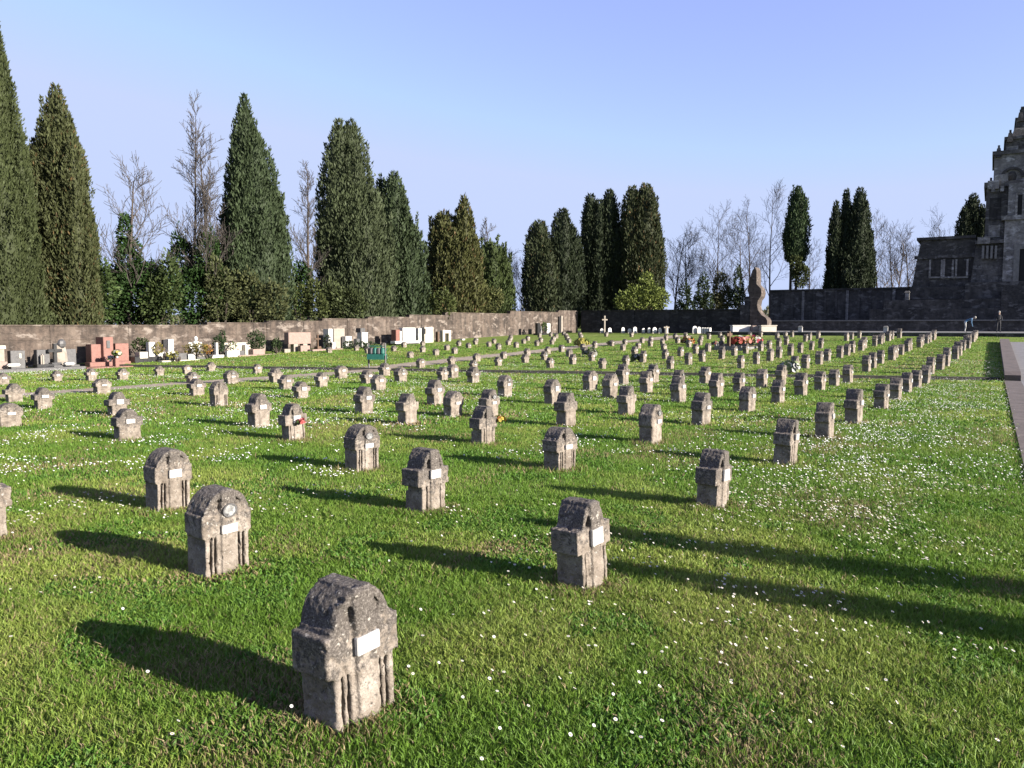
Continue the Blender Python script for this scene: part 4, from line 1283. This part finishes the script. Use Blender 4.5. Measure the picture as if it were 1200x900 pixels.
def cross(label, px, pyt, V, mat, wid=.12, arm=.3, name='grave_cross', foot=True, z_arm=.72):
    p, z = frame_at(px, V)
    rt = thing(name, label, 'cross', (p.x, p.y, z), ROT_N)
    H = zat(pyt, p.y) - z
    MB().box(-wid / 2, wid / 2, -wid / 2, wid / 2, -.1, H, .01).box(-arm, arm, -wid * .45, wid * .45, H * z_arm - wid / 2, H * z_arm + wid / 2, .01).build('cross', mat, rt)
    if foot: MB().frustum(-arm * .9, arm * .9, -.22, .22, -.1, H * .25, .08, .06).build('plinth', mat, rt)
    return rt
cross('black stone cross on a rough plinth between two slate tombs', 63, 402.5, V0 + .2, M['blackstone'], .16, .34)
r, p, z = tomb('rough pale rock memorial just right of the black stone cross', 'rock_memorial', 'memorial', 69, V0)
m = MB(); m.ball((0, 0, .55), (.36, .25, .75), 10, 7); o = m.build('rock', M['beige'], r)
for v in o.data.vertices: v.co *= 1 + .22 * mnoise.noise(v.co * 4)
m = MB(); m.ball((.05, -.1, 1.25), (.22, .18, .25), 8, 6); m.build('rock_cap', M['greystone'], r)
r, p, z = tomb('dark slate tomb with a white bowl, right of the rock memorial', 'tomb', 'tomb', 82, V0)
slab(r, 'headstone', M['greystone'], 76, 88, 409, V0, .35); slab(r, 'bowl', M['ceramic'], 75, 87, 424.5, V0 + .9, .3, 428, .05); slab(r, 'base', M['greystone'], 52, 92, 428, V0 + .6, .5)
r, p, z = tomb('large red granite tomb with three panels', 'tomb', 'tomb', 127, V0)
slab(r, 'side_panel', M['terracotta'], 106, 120, 403.5, V0, .55); slab(r, 'side_panel', M['terracotta'], 134.5, 150, 402.5, V0, .55)
slab(r, 'central_panel', M['terracotta'], 120.5, 132, 395, V0 + .25, .75); slab(r, 'inset_relief', M['greystone'], 124.5, 128.5, 399, V0 + .3, .06, 408)
slab(r, 'ledge', M['terracotta'], 104, 152, 424, V0 + .8, .5); slab(r, 'kerb', M['terracotta'], 100, 176, 429.5, V0 + 1.9, 1.0)
slab(r, 'urn_stand', M['terracotta'], 134, 138.5, 420, V0 + 1.7, .3)
pp = at_v(136, V0 + 1.55); flowers('bunch of white and yellow flowers on the red granite tomb', (pp.x, pp.y, zat(420, pp.y)), .28, .25, [(.7, .68, .6), (.6, .5, .1), (.55, .55, .4)], 50)
pp = at_v(128, V0 + 1.0); flowers('small white flowers at the foot of the red central panel', (pp.x, pp.y, zat(424, pp.y)), .2, .2, [(.7, .7, .66)], 30)
r, p, z = tomb('dark hollow tomb with a white block and a white post', 'tomb', 'tomb', 172, V0)
slab(r, 'base', M['blackstone'], 157, 189, 418, V0 + .5, 1.4); slab(r, 'block', M['cream'], 163, 172.5, 412.5, V0 + .55, .5, 420); slab(r, 'post', M['white_marble'], 174, 181, 401, V0 + .3, .3, 420)
r, p, z = tomb('tomb with a tall white stele and yellow plants behind its pale kerb', 'tomb', 'tomb', 200, V0)
slab(r, 'stele', M['white_marble'], 197, 203, 397.5, V0, .35, 413); slab(r, 'dark_panel', M['blackstone'], 191, 196.5, 398, V0 - .1, .2, 407); slab(r, 'plinth', M['white_marble'], 184, 205, 412.5, V0 + .2, .7); slab(r, 'kerb', M['cream'], 189, 233, 422, V0 + 1.5, .4)
r, p, z = tomb('white winged figure on a pedestal above a flowering tomb', 'statue', 'statue', 229, V0)
m = MB()
zz = zat(394, p.y) - z; m.ball((0, 0, zz - .14), (.11, .11, .14), 10, 8); m.lathe([(.30, zz - 1.0), (.24, zz - .75), (.17, zz - .5), (.21, zz - .36), (.07, zz - .26)], 12)
m.prism([(-.1, zz - .85), (-.5, zz - .55), (-.42, zz - .35), (-.1, zz - .4)], .05, .12); m.prism([(.1, zz - .4), (.42, zz - .35), (.5, zz - .55), (.1, zz - .85)], .05, .12)
m.build('figure', M['white_marble'], r); MB().box(-.35, .35, -.3, .3, -.1, zz - 1.0, .02).build('pedestal', M['beige'], r)
r, p, z = tomb('low grey and white tomb below the white winged figure', 'tomb', 'tomb', 212, V0 + 1.0)
slab(r, 'slab', M['greystone'], 204, 218, 414, V0 + 1.0, .5); slab(r, 'edge', M['white_marble'], 220, 228, 415, V0 + 1.0, .3); slab(r, 'kerb', M['greystone'], 230, 242, 418, V0 + 1.0, .4)
r, p, z = tomb('slim white pillar on a stepped white base', 'tomb', 'tomb', 254, V0 + .6)
slab(r, 'pillar', M['white_marble'], 252.8, 255.2, 401.5, V0 + .6, .2); slab(r, 'base', M['white_marble'], 248, 262, 416, V0 + .8, .5); slab(r, 'step', M['white_marble'], 240, 276, 420.5, V0 + 1.5, .5)
r, p, z = tomb('wide cream tomb between two evergreen bushes', 'tomb', 'tomb', 278, V0)
slab(r, 'headstone', M['cream'], 262, 292, 401.5, V0, .4); slab(r, 'panel', M['cream'], 287, 293, 404, V0 + .35, .3); slab(r, 'slab', M['greystone'], 271, 286, 411, V0 + .8, .6); slab(r, 'ledge', M['white_marble'], 266, 280, 411, V0 + 1.0, .25)
r, p, z = tomb('long low pinkish tomb with a vase, right of the cream one', 'tomb', 'tomb', 305, V0 + .8)
slab(r, 'slab', M['pink'], 280, 327, 415.5, V0 + 1.2, .6); slab(r, 'step', M['pink'], 296, 310, 409, V0 + .8, .4); slab(r, 'kerb', M['beige'], 328, 372, 415.5, V0 + 1.0, .4)
r, p, z = tomb('broad pink granite headstone on short legs', 'tomb', 'tomb', 351, V0)
slab(r, 'headstone', M['pink'], 338, 364, 389.5, V0, .45, 403); slab(r, 'leg', M['beige'], 344, 349, 402, V0 - .02, .35); slab(r, 'leg', M['beige'], 355, 360, 402, V0 - .02, .35); slab(r, 'plinth', M['pink'], 352, 363, 405, V0 + .5, .3); slab(r, 'ledge', M['beige'], 333, 340, 409, V0 + .5, .3)
cross('small dark cross with a pale figure beside the pink headstone', 372, 392, V0, M['wood'], .1, .26)
r, p, z = tomb('tall narrow white stele with a dark side and low pink kerb', 'tomb', 'tomb', 387, V0)
slab(r, 'stele', M['white_marble'], 385, 390, 385.5, V0, .55); slab(r, 'foot', M['ceramic'], 389, 393, 401, V0 + .4, .25); slab(r, 'kerb', M['pink'], 366, 402, 409, V0 + 1.0, .5); slab(r, 'back_panel', M['beige'], 391, 404, 385, V0 - .5, .15)
r, p, z = tomb('white slab headstone with a dark cap above a clipped hedge', 'tomb', 'tomb', 427, V0)
slab(r, 'headstone', M['white_marble'], 424, 431, 389.5, V0, .5); slab(r, 'cap', M['greystone'], 422.5, 428, 384.5, V0 - .1, .5, 389.5)
r, p, z = tomb('low tomb with a white box and slim grey pillar', 'tomb', 'tomb', 410, V0)
slab(r, 'box', M['white_marble'], 405, 412, 394, V0, .4); slab(r, 'pillar', M['greystone'], 417.5, 421.5, 397, V0 + .5, .3); slab(r, 'ledge', M['white_marble'], 405, 429, 409.5, V0 + 1.2, .3)
r, p, z = tomb('large white marble tomb with a dark base and red side slab', 'tomb', 'tomb', 480, V0)
slab(r, 'headstone', M['white_marble'], 472, 487, 384, V0, .4); slab(r, 'side_slab', M['terracotta'], 464, 469, 386.5, V0 - .05, .5); slab(r, 'post', M['cream'], 468.5, 471, 388, V0, .3); slab(r, 'base', M['blackstone'], 464, 491, 402.5, V0 + .8, .8); slab(r, 'rim', M['white_marble'], 463, 491, 399.5, V0 + .82, .5, 402.3); slab(r, 'kerb', M['palekerb'], 463, 491, 406.5, V0 + 1.3, .4)
r, p, z = tomb('beige tomb with a small dark niche, right of the large white one', 'tomb', 'tomb', 502, V0)
slab(r, 'headstone', M['cream'], 497.5, 508, 383.5, V0, .5); slab(r, 'niche', M['voidm'], 496, 499, 385, V0 + .02, .04, 391.5); slab(r, 'pillar', M['white_marble'], 490.5, 494, 384.5, V0, .5); slab(r, 'slab', M['cream'], 492, 515, 402.5, V0 + .8, .8)
r, p, z = tomb('small pale frame-shaped tomb right of the beige one', 'tomb', 'tomb', 524, V0)
slab(r, 'post', M['cream'], 519, 521.5, 389, V0, .3); slab(r, 'post', M['cream'], 526, 528.5, 389, V0, .3); slab(r, 'lintel', M['cream'], 519, 528.5, 387, V0 + .03, .36, 390.5); slab(r, 'slab', M['greystone'], 519, 532, 400.5, V0 + .4, .5); slab(r, 'post', M['wood'], 513, 515, 389, V0, .25)
r, p, z = tomb('low white chest tomb near the far end of the stained wall', 'tomb', 'tomb', 551, V0)
slab(r, 'rim', M['white_marble'], 542, 561, 399.5, V0 + .3, .8, 401); slab(r, 'chest', M['beige'], 543, 560, 401, V0 + .27, .7)
slab(r, 'headstone', M['white_marble'], 542, 545, 397, V0 + .0, .3)
r, p, z = tomb('far tomb with white stele in a dark surround near the wall corner', 'tomb', 'tomb', 640, V0)
slab(r, 'back_panel', M['blackstone'], 630, 633, 378.5, V0, .3); slab(r, 'stele', M['white_marble'], 641, 645, 379, V0, .3); slab(r, 'stele', M['ceramic'], 634, 636, 382, V0, .2); slab(r, 'slab', M['blackstone'], 631, 655, 390.5, V0 + .5, .6)
r, p, z = tomb('narrow dark doorway post set against the wall corner', 'door_post', 'post', 657, V_W + .35)
slab(r, 'opening', M['voidm'], 655, 657.5, 371, V_W + .15, .12); slab(r, 'jamb', M['beige'], 657.8, 659.5, 370, V_W + .2, .18)

# plants between the tombs
def plant(label, lobes, V, tint, size=(.08, .17), name='shrub', cat='shrub', dens=160):
    p = at_v(lobes[0][0], V)
    return shrub(label, lobes, p.y, terrain(p.x, p.y), tint, dens, name, 'plants among the tombs', cat, size)
plant('dark bush behind the white block tomb', [(160, 405, 9, 9), (168, 402, 6, 6)], V0 - .6, (.04, .06, .02))
plant('yellow flowering plant left of the tall white stele', [(188, 408, 6, 6)], V0 + .4, (.16, .14, .03))
plant('yellow-green plant before the tall white stele', [(203, 416, 7, 4)], V0 + 1.6, (.20, .19, .04))
plant('orange and green flowering plant below the white winged figure', [(224, 409, 10, 6), (238, 408, 8, 6)], V0 + .7, (.13, .11, .025))
plant('orange flowering plant right of the white winged figure', [(242, 410, 5, 5)], V0 + 1.0, (.33, .16, .04))
plant('pointed evergreen bush beside the slim white pillar', [(258, 403, 7, 11), (261, 396, 4, 9)], V0 + .1, (.03, .05, .02))
plant('round evergreen bush between the cream tomb and pinkish tomb', [(298, 398, 10, 11), (301, 403, 9, 8)], V0 + .3, (.03, .052, .018))
plant('small evergreen bush above the pinkish tomb', [(323, 403, 7, 7), (322, 409, 6, 6)], V0 + .5, (.035, .055, .02))
plant('small green plant in the cream tomb', [(273, 405, 5, 4)], V0 + .6, (.06, .09, .025))
plant('clipped dark hedge before the white slab headstone', [(409, 404, 7, 5), (421, 405, 8, 5), (434, 405, 8, 5)], V0 + .7, (.022, .042, .016))
plant('dark bush against the tall narrow stele', [(384, 400, 4, 9)], V0 + .1, (.02, .032, .014))
plant('green plant in the far tomb with dark surround', [(638, 383, 3.5, 6)], V0 + .2, (.05, .09, .02))

# green rack
def rack():
    g = G(442, 432)
    root = thing('can_rack', 'teal metal watering can rack with two posts among the markers', 'rack', (g.x, g.y, g.z), ROT_AX + .3)
    Y = g.y; H = zat(402, Y) - g.z; w = 10.5 / FPX * Y
    for s in (-1, 1):
        MB().tube([(s * w, 0, -.1), (s * w, 0, H)], [.045, .04], 8).build('post', M['greystone'], root)
    MB().box(-w, w, -.22, .22, H * .52, H * .57).box(-w, w, -.22, -.19, H * .36, H * .52).box(-w, w, .19, .22, H * .36, H * .52).build('shelf', M['teal'], root)
    MB().box(-w, w, -.03, .03, H * .86, H * .9).build('rail', M['teal'], root)
    rt = MB()
    for k in range(4):
        x = -w + w * .35 + k * w * .45; c = MB()
        c.lathe([(.10, H * .575), (.12, H * .60), (.11, H * .78), (.07, H * .82)], 10, (x, 0)).tube([(x + .1, 0, H * .62), (x + .24, 0, H * .80)], [.025, .02], 6)
        o = c.build('watering_can', M['teal'] if k % 2 else M['greystone'])
        o.location = root.location; o.rotation_euler = root.rotation_euler
        props(o, ['grey watering can at the left end of the teal rack', 'teal watering can second from the left on the rack', 'grey watering can third from the left on the rack', 'teal watering can at the right end of the rack'][k], 'watering can', 'watering cans on the teal rack')
rack()

# flowers on the lawn markers
g = G(345, 515.5); q = g + Vector((N.x, N.y, 0)) * .24
flowers('red and pink flower bunch fixed on the marker front below its white plaque', (q.x - .03, q.y, .30), .11, .06, [(.55, .05, .06), (.65, .25, .25), (.6, .1, .1)], 36, vase=None)
g = G(567, 520); q = g + Vector((N.x, N.y, 0)) * .16 + Vector((D.x, D.y, 0)) * .28
flowers('yellow and orange bouquet leaning on the right side of a stone marker', (q.x, q.y, .36), .13, .06, [(.65, .42, .05), (.7, .55, .1), (.5, .2, .04)], 40, vase=None)
MB()
for px, py, lb, cols, R in ((806, 404, 'orange and white wreath among the far markers', [(.6, .22, .04), (.65, .55, .4), (.4, .12, .03)], .55), (682, 407, 'yellow flowering clump by a tall far marker', [(.45, .4, .08), (.3, .3, .06)], .6),
                        (716, 405, 'pale flowers at a far marker right of the yellow clump', [(.55, .5, .42), (.4, .3, .15)], .35),
                        (692, 418, 'grey-green wreath lying before the far markers', [(.3, .3, .26), (.12, .14, .07)], .45), (747, 424, 'dark wreath with white blossoms near the kerb', [(.1, .12, .05), (.55, .55, .5), (.06, .08, .03)], .4),
                        (925, 437, 'white and green flower clump on the lawn behind the kerb', [(.6, .6, .58), (.2, .25, .1)], .5), (838, 405, 'red and white flowers between far markers', [(.5, .06, .05), (.6, .55, .5)], .3)):
    g = G(px, py); flowers(lb, (g.x, g.y, g.z), R, R * .35, cols, 70, vase=None, name='flower_clump', group='flowers on the far graves')

# the flower plot in the middle of the far rows
def plot():
    g = G(886, 408)
    root = thing('grave_plot', 'flower-covered grave plot with a low pale kerb in the far rows', 'grave', (g.x, g.y, g.z), ROT_N)
    w = 3.2
    MB().box(-w, w, -.12, .0, -.2, .12).box(-w, w, 1.6, 1.72, -.2, .3).box(-w, -w + .12, 0, 1.6, -.2, .2).box(w - .12, w, 0, 1.6, -.2, .2).build('kerb', M['palekerb'], root)
    MB().box(-w + .12, w - .12, 0, 1.6, -.2, .1).build('soil', M['wood'], root)
    g2 = Vector((g.x, g.y)) + D * 0
    for i, (dx, dy, cols, lb) in enumerate(((-2.2, .6, [(.5, .08, .05), (.3, .04, .03)], 'red flower cushion at the near end of the grave plot'), (-1.1, .8, [(.6, .55, .5), (.5, .2, .15)], 'white and red flower cushion, second on the grave plot'),
                                            (.0, .6, [(.6, .25, .2), (.6, .5, .1)], 'pink and yellow flower cushion in the middle of the grave plot'), (1.1, .8, [(.55, .5, .1), (.65, .6, .55)], 'yellow and white flower cushion, fourth on the grave plot'), (2.2, .7, [(.5, .05, .08), (.65, .6, .55)], 'dark red flower cushion at the far end of the grave plot'))):
        p = g2 + D * dx - N * dy
        flowers(lb, (p.x, p.y, g.z + .1), .55, .3, cols, 70, vase=None, name='flower_cushion', group='flower cushions on the grave plot')
    c = g2 + D * -2.9 - N * .9
    rt = thing('wooden_cross', 'tall brown wooden cross post at the flower-covered plot', 'cross', (c.x, c.y, g.z), ROT_N)
    H = zat(388.5, c.y) - g.z
    MB().box(-.11, .11, -.09, .09, -.1, H).build('post', M['wood'], rt); MB().box(-.5, .5, -.07, .07, H * .74, H * .74 + .18).build('crossbar', M['wood'], rt)
plot()
# white tomb blocks before the terrace
for px0, px1, lb, mt in ((857, 881, 'long white tomb block on the terrace, left of the red slab', 'white_marble'), (890.5, 912, 'cream tomb block on the terrace, right of the red slab', 'cream')):
    a, b = at_u(px0, 73.5), at_u(px1, 73.5)
    rt = thing('tomb', lb, 'tomb', ((a.x + b.x) / 2, (a.y + b.y) / 2, Z_T1), .0, 'pale tombs on the terrace edge')
    w = (b.x - a.x) / 2; H = zat(381, a.y) - Z_T1
    MB().box(-w, w, 0, .9, -.02, H - .08, .01).build('chest', M[mt], rt); MB().box(-w - .05, w + .05, -.06, .96, H - .08, H, .01).build('lid', M[mt], rt)
a, b = at_u(881.5, 73.6), at_u(890, 73.6)
rt = thing('memorial_slab', 'reddish slab between the white and cream tomb blocks', 'memorial', ((a.x + b.x) / 2, (a.y + b.y) / 2, Z_T1), .0)
MB().box(-(b - a).length / 2, (b - a).length / 2, 0, .5, -.02, zat(381.5, a.y) - Z_T1, .02).build('slab', M['pink'], rt); MB().box(-.25, .25, -.03, .0, .1, .5).build('panel', M['beige'], rt)
# little white headstones before the back wall
rr = random.Random(3)
back = [(705, 385), (714.5, 384), (730, 383.5), (738, 385), (744, 383), (754, 384.5), (760.5, 384), (767, 383.5), (773.5, 384.5), (781, 382.5), (814, 382), (819, 383)]
for i, (px, pyt) in enumerate(back):
    p = at_u(px, 76.0)
    gz = 1.33
    rt = thing('small_headstone', 'small white headstone, %s from the left along the dark back wall' % ORD[i], 'headstone', (p.x, p.y, gz), .35, 'small white headstones before the back wall')
    H = zat(pyt, p.y) - gz; w = rr.uniform(.13, .24)
    n = 8; pr = [(-w, -.05), (w, -.05)] + [(w * math.cos(PI * k / n), H - w + w * math.sin(PI * k / n)) for k in range(n + 1)]
    MB().prism(pr, -.06, .06).build('stone', M['white_marble'], rt); MB().box(-w - .06, w + .06, -.13, .13, -.05, .12).build('base', M['beige'], rt)
for i, px in enumerate((822.5, 825.5, 828.5, 831.5)):
    p = at_u(px + .8, 75.5); rt = thing('white_slab', 'white upright slab, %s from the left in the close group of four' % ORD[i], 'headstone', (p.x, p.y, 1.33), .3, 'four white slabs before the back wall')
    MB().box(-.11, .11, -.05, .05, -.02, zat(384, p.y) - 1.33, .015).build('slab', M['white_marble'], rt); MB().box(-.13, .13, -.1, .1, -.02, .1).build('base', M['beige'], rt)
# tall posts / thin crosses among the far rows
for px, py, pyt, lb in ((708.5, 391, 370, 'thin pale pole cross in front of the dark back wall'), (781, 390, 382, 'short white post cross right of the small white headstones')):
    p = at_u(px, 75); rt = thing('pole_cross', lb, 'cross', (p.x, p.y, 1.33), .3)
    H = zat(pyt, p.y) - 1.33
    MB().box(-.07, .07, -.07, .07, -.1, H).build('pole', M['beige'], rt); MB().box(-.3, .3, -.05, .05, H * .74, H * .74 + .13).build('crossbar', M['beige'], rt)
for px, lb in ((938, 'white lantern box on the terrace edge, left one'), (1038, 'white lantern box on the terrace edge, right one')):
    p = at_u(px, 72.5); rt = thing('grave_lantern', lb, 'lantern', (p.x, p.y, Z_T1), ROT_AX, 'lantern boxes on the terrace edge')
    MB().box(-.17, .17, -.15, .15, 0, .42, .02).build('box', M['ceramic'], rt); MB().frustum(-.2, .2, -.18, .18, .42, .54, .1, .1).build('lid', M['palekerb'], rt)

# ------------------------------------------------------------------ people
def skin_body(joints, edges, root_i=0, sub=2):
    me = bpy.data.meshes.new('b'); me.from_pydata([j[0] for j in joints], edges, [])
    o = bpy.data.objects.new('tmpb', me); COL.objects.link(o)
    sk = o.modifiers.new('s', 'SKIN'); sb = o.modifiers.new('u', 'SUBSURF'); sb.levels = sub
    for i, j in enumerate(joints): me.skin_vertices[0].data[i].radius = (j[1], j[1] if len(j) < 3 else j[2])
    me.skin_vertices[0].data[root_i].use_root = True
    em = eval_mesh(o); COL.objects.unlink(o); bpy.data.objects.remove(o)
    em.polygons.foreach_set('use_smooth', [True] * len(em.polygons))
    return em

def person(label, loc, rot, bend, top_mat, leg_mat, hair_mat, h=1.7):
    root = thing('person', label, 'person', loc, rot)
    s = h / 1.72
    # local: faces -Y
    hipz = .92 * s
    def torso(t, side=0, fwd=0):     # t metres up the spine from the hips, bent forward by "bend"
        return Vector((side, -math.sin(bend) * t * s - fwd * math.cos(bend), hipz + math.cos(bend) * t * s - fwd * math.sin(bend)))
    J, E = [], []
    def j(p, r, r2=None): J.append((tuple(p), r * s) if r2 is None else (tuple(p), r * s, r2 * s)); return len(J) - 1
    pel = j((0, .02, hipz), .135, .11)
    wa = j(torso(.22), .12, .1); ch = j(torso(.42), .15, .11); nk = j(torso(.56), .06); hd = j(torso(.66), .085); ht = j(torso(.76), .085)
    E += [(pel, wa), (wa, ch), (ch, nk), (nk, hd), (hd, ht)]
    arms = []
    for sx in (-1, 1):
        hp = j((sx * .1 * s, .02, hipz - .06), .09); kn = j((sx * .11 * s, -.03 + .0 * sx, .50 * s), .06); an = j((sx * .12 * s, .02, .09 * s), .042); to = j((sx * .13 * s, -.15, .04), .035)
        E += [(pel, hp), (hp, kn), (kn, an), (an, to)]
        sh = j(torso(.48, sx * .17 * s), .055)
        if bend > .5:
            el = j(torso(.42, sx * .22 * s) + Vector((0, -.05, -.28 * s)), .042); wr = j(torso(.42, sx * .18 * s) + Vector((0, -.12, -.52 * s)), .03); ha = j(torso(.42, sx * .17 * s) + Vector((0, -.15, -.62 * s)), .03)
        else:
            el = j(torso(.22, sx * .23 * s, -.02), .042); wr = j(torso(.12, sx * .2 * s, .18), .03); ha = j(torso(.14, sx * .16 * s, .27), .032)
        E += [(ch, sh), (sh, el), (el, wr), (wr, ha)]
    me = skin_body(J, E, pel)
    # clothing zones by face position
    me.materials.clear()
    for k in (top_mat, leg_mat, M['skin'], M['darkcloth']): me.materials.append(k)
    nkp = torso(.555); ax = Vector((0, -math.sin(bend), math.cos(bend)))
    for f in me.polygons:
        c = f.center; t = (c - Vector((0, 0, hipz))).dot(ax)
        hands = [Vector(J[i][0]) for i in (9 + 1, )]
        idx = 0
        if c.z < hipz - .0 and t < .03 and abs(c.x) < .26 * s: idx = 1
        if c.z < .085 * s: idx = 3
        if (c - nkp).dot(ax) > 0 and abs(c.x) < .12 * s: idx = 2
        for i, jj in enumerate(J):
            pass
        f.material_index = idx
    body = bpy.data.objects.new('body', me); COL.objects.link(body); body.parent = root
    hc = torso(.73) + Vector((0, .0, 0))
    m = MB(); m.ball(tuple(hc + ax * .03 + Vector((0, .025, 0))), (.098 * s, .105 * s, .105 * s), 12, 9); hh = m.build('hair', hair_mat, root, True)
    fc = MB(); up = ax; fw = Vector((0, -math.cos(bend), -math.sin(bend)))
    fc.ball(tuple(hc + fw * .1 - up * .02), (.014, .02, .02), 6, 5)
    for sx in (-1, 1): fc.ball(tuple(hc + fw * .083 + up * .012 + Vector((sx * .033, 0, 0))), (.012, .008, .008), 6, 5)
    fc.build('face', M['skin'], root, True)
    return root
# positions on the terrace
def on_terr(px, z, py):
    rx, rz = ray(px, py); Y = (z - EYE) / rz
    return Vector((rx * Y, Y, z))
pp = at_u(1131, 72.0 + 1.6)
person('bending person in a blue top and white trousers beyond the last grave markers', (pp.x, pp.y, Z_T1), math.radians(60), 1.15, M['blue'], M['whitecloth'], M['hair'], 1.7)
pp = at_u(1170, 76.0)
person('standing person in dark clothes with pale hair before the mausoleum steps', (pp.x, pp.y, Z_T1), math.radians(-20), .06, M['darkcloth'], M['darkcloth'], M['hair'], 1.7)

# ------------------------------------------------------------------ unseen young cypresses, added to cast the double shadow on the lawn
SUN_EL = math.radians(17.0)
sun_h = Vector((.862, -.507)).normalized()
def py_of(z, Y):
    lo, hi = -4000.0, 4000.0
    for _ in range(60):
        m_ = (lo + hi) / 2
        if zat(m_, Y) > z: lo = m_
        else: hi = m_
    return lo
for (px, py, t, lb) in ((585, 607, 7.6, 'unseen young cypress added to cast the double lawn shadow, farther of two'), (640, 652, 7.6, 'unseen young cypress added to cast the double lawn shadow, nearer of two')):
    tip = flat(px, py)
    b = tip + sun_h * t; H = t * math.tan(SUN_EL)
    pxx = 600 + 932 * b.x / b.y; hw = .21 * FPX / b.y
    cypress(lb, [(pxx, hw, py_of(H, b.y), 1.9)], b.y, 0, (.036, .055, .02), 1.6, .0, 'unseen young cypresses added for the double lawn shadow', bottom=py_of(.08, b.y), small=.45)

# ------------------------------------------------------------------ world, sun, camera
w = bpy.data.worlds.new('World'); scene.world = w; w.use_nodes = True
nt = w.node_tree; bg = nt.nodes['Background']
sky = nt.nodes.new('ShaderNodeTexSky'); sky.sky_type = 'NISHITA'; sky.sun_disc = False
sky.sun_elevation = SUN_EL; sky.sun_rotation = math.atan2(sun_h.x, sun_h.y)
sky.air_density = 1.0; sky.dust_density = .6; sky.ozone_density = 4.0; sky.altitude = 100
# thin bright haze over the blue, held back near the horizon
skyc = mix(nt, 1.0, mix(nt, 1.0, mix(nt, 1.0, sky.outputs[0], (1.0, .86, 1.0), 'MULTIPLY'), (.62, .50, .80), 'ADD'), (2.2, 2.6, 3.75), 'DARKEN')
nt.links.new(skyc, bg.inputs[0])
bg.inputs[1].default_value = .079
sd = Vector((sun_h.x * math.cos(SUN_EL), sun_h.y * math.cos(SUN_EL), math.sin(SUN_EL)))
L = bpy.data.lights.new('sun', 'SUN'); L.energy = 5.0; L.angle = math.radians(.53); L.color = (1.0, .92, .82)
so = bpy.data.objects.new('sun', L); COL.objects.link(so); so.rotation_euler = sd.to_track_quat('Z', 'Y').to_euler()
so.location = (30, -20, 30)

cam = bpy.data.cameras.new('camera'); co = bpy.data.objects.new('camera', cam); COL.objects.link(co)
cam.sensor_width = 36; cam.lens = 36 * FPX / 1200; cam.clip_start = .05; cam.clip_end = 6000
co.location = (0, 0, EYE); co.rotation_euler = (PI / 2 - PITCH, 0, 0)
scene.camera = co
vs = scene.view_settings
vs.view_transform = 'Standard'; vs.look = 'None'; vs.exposure = 1.76; vs.gamma = 1; vs.use_curve_mapping = False
scene.cycles.max_bounces = 5; scene.cycles.diffuse_bounces = 3; scene.cycles.glossy_bounces = 2; scene.cycles.transmission_bounces = 3
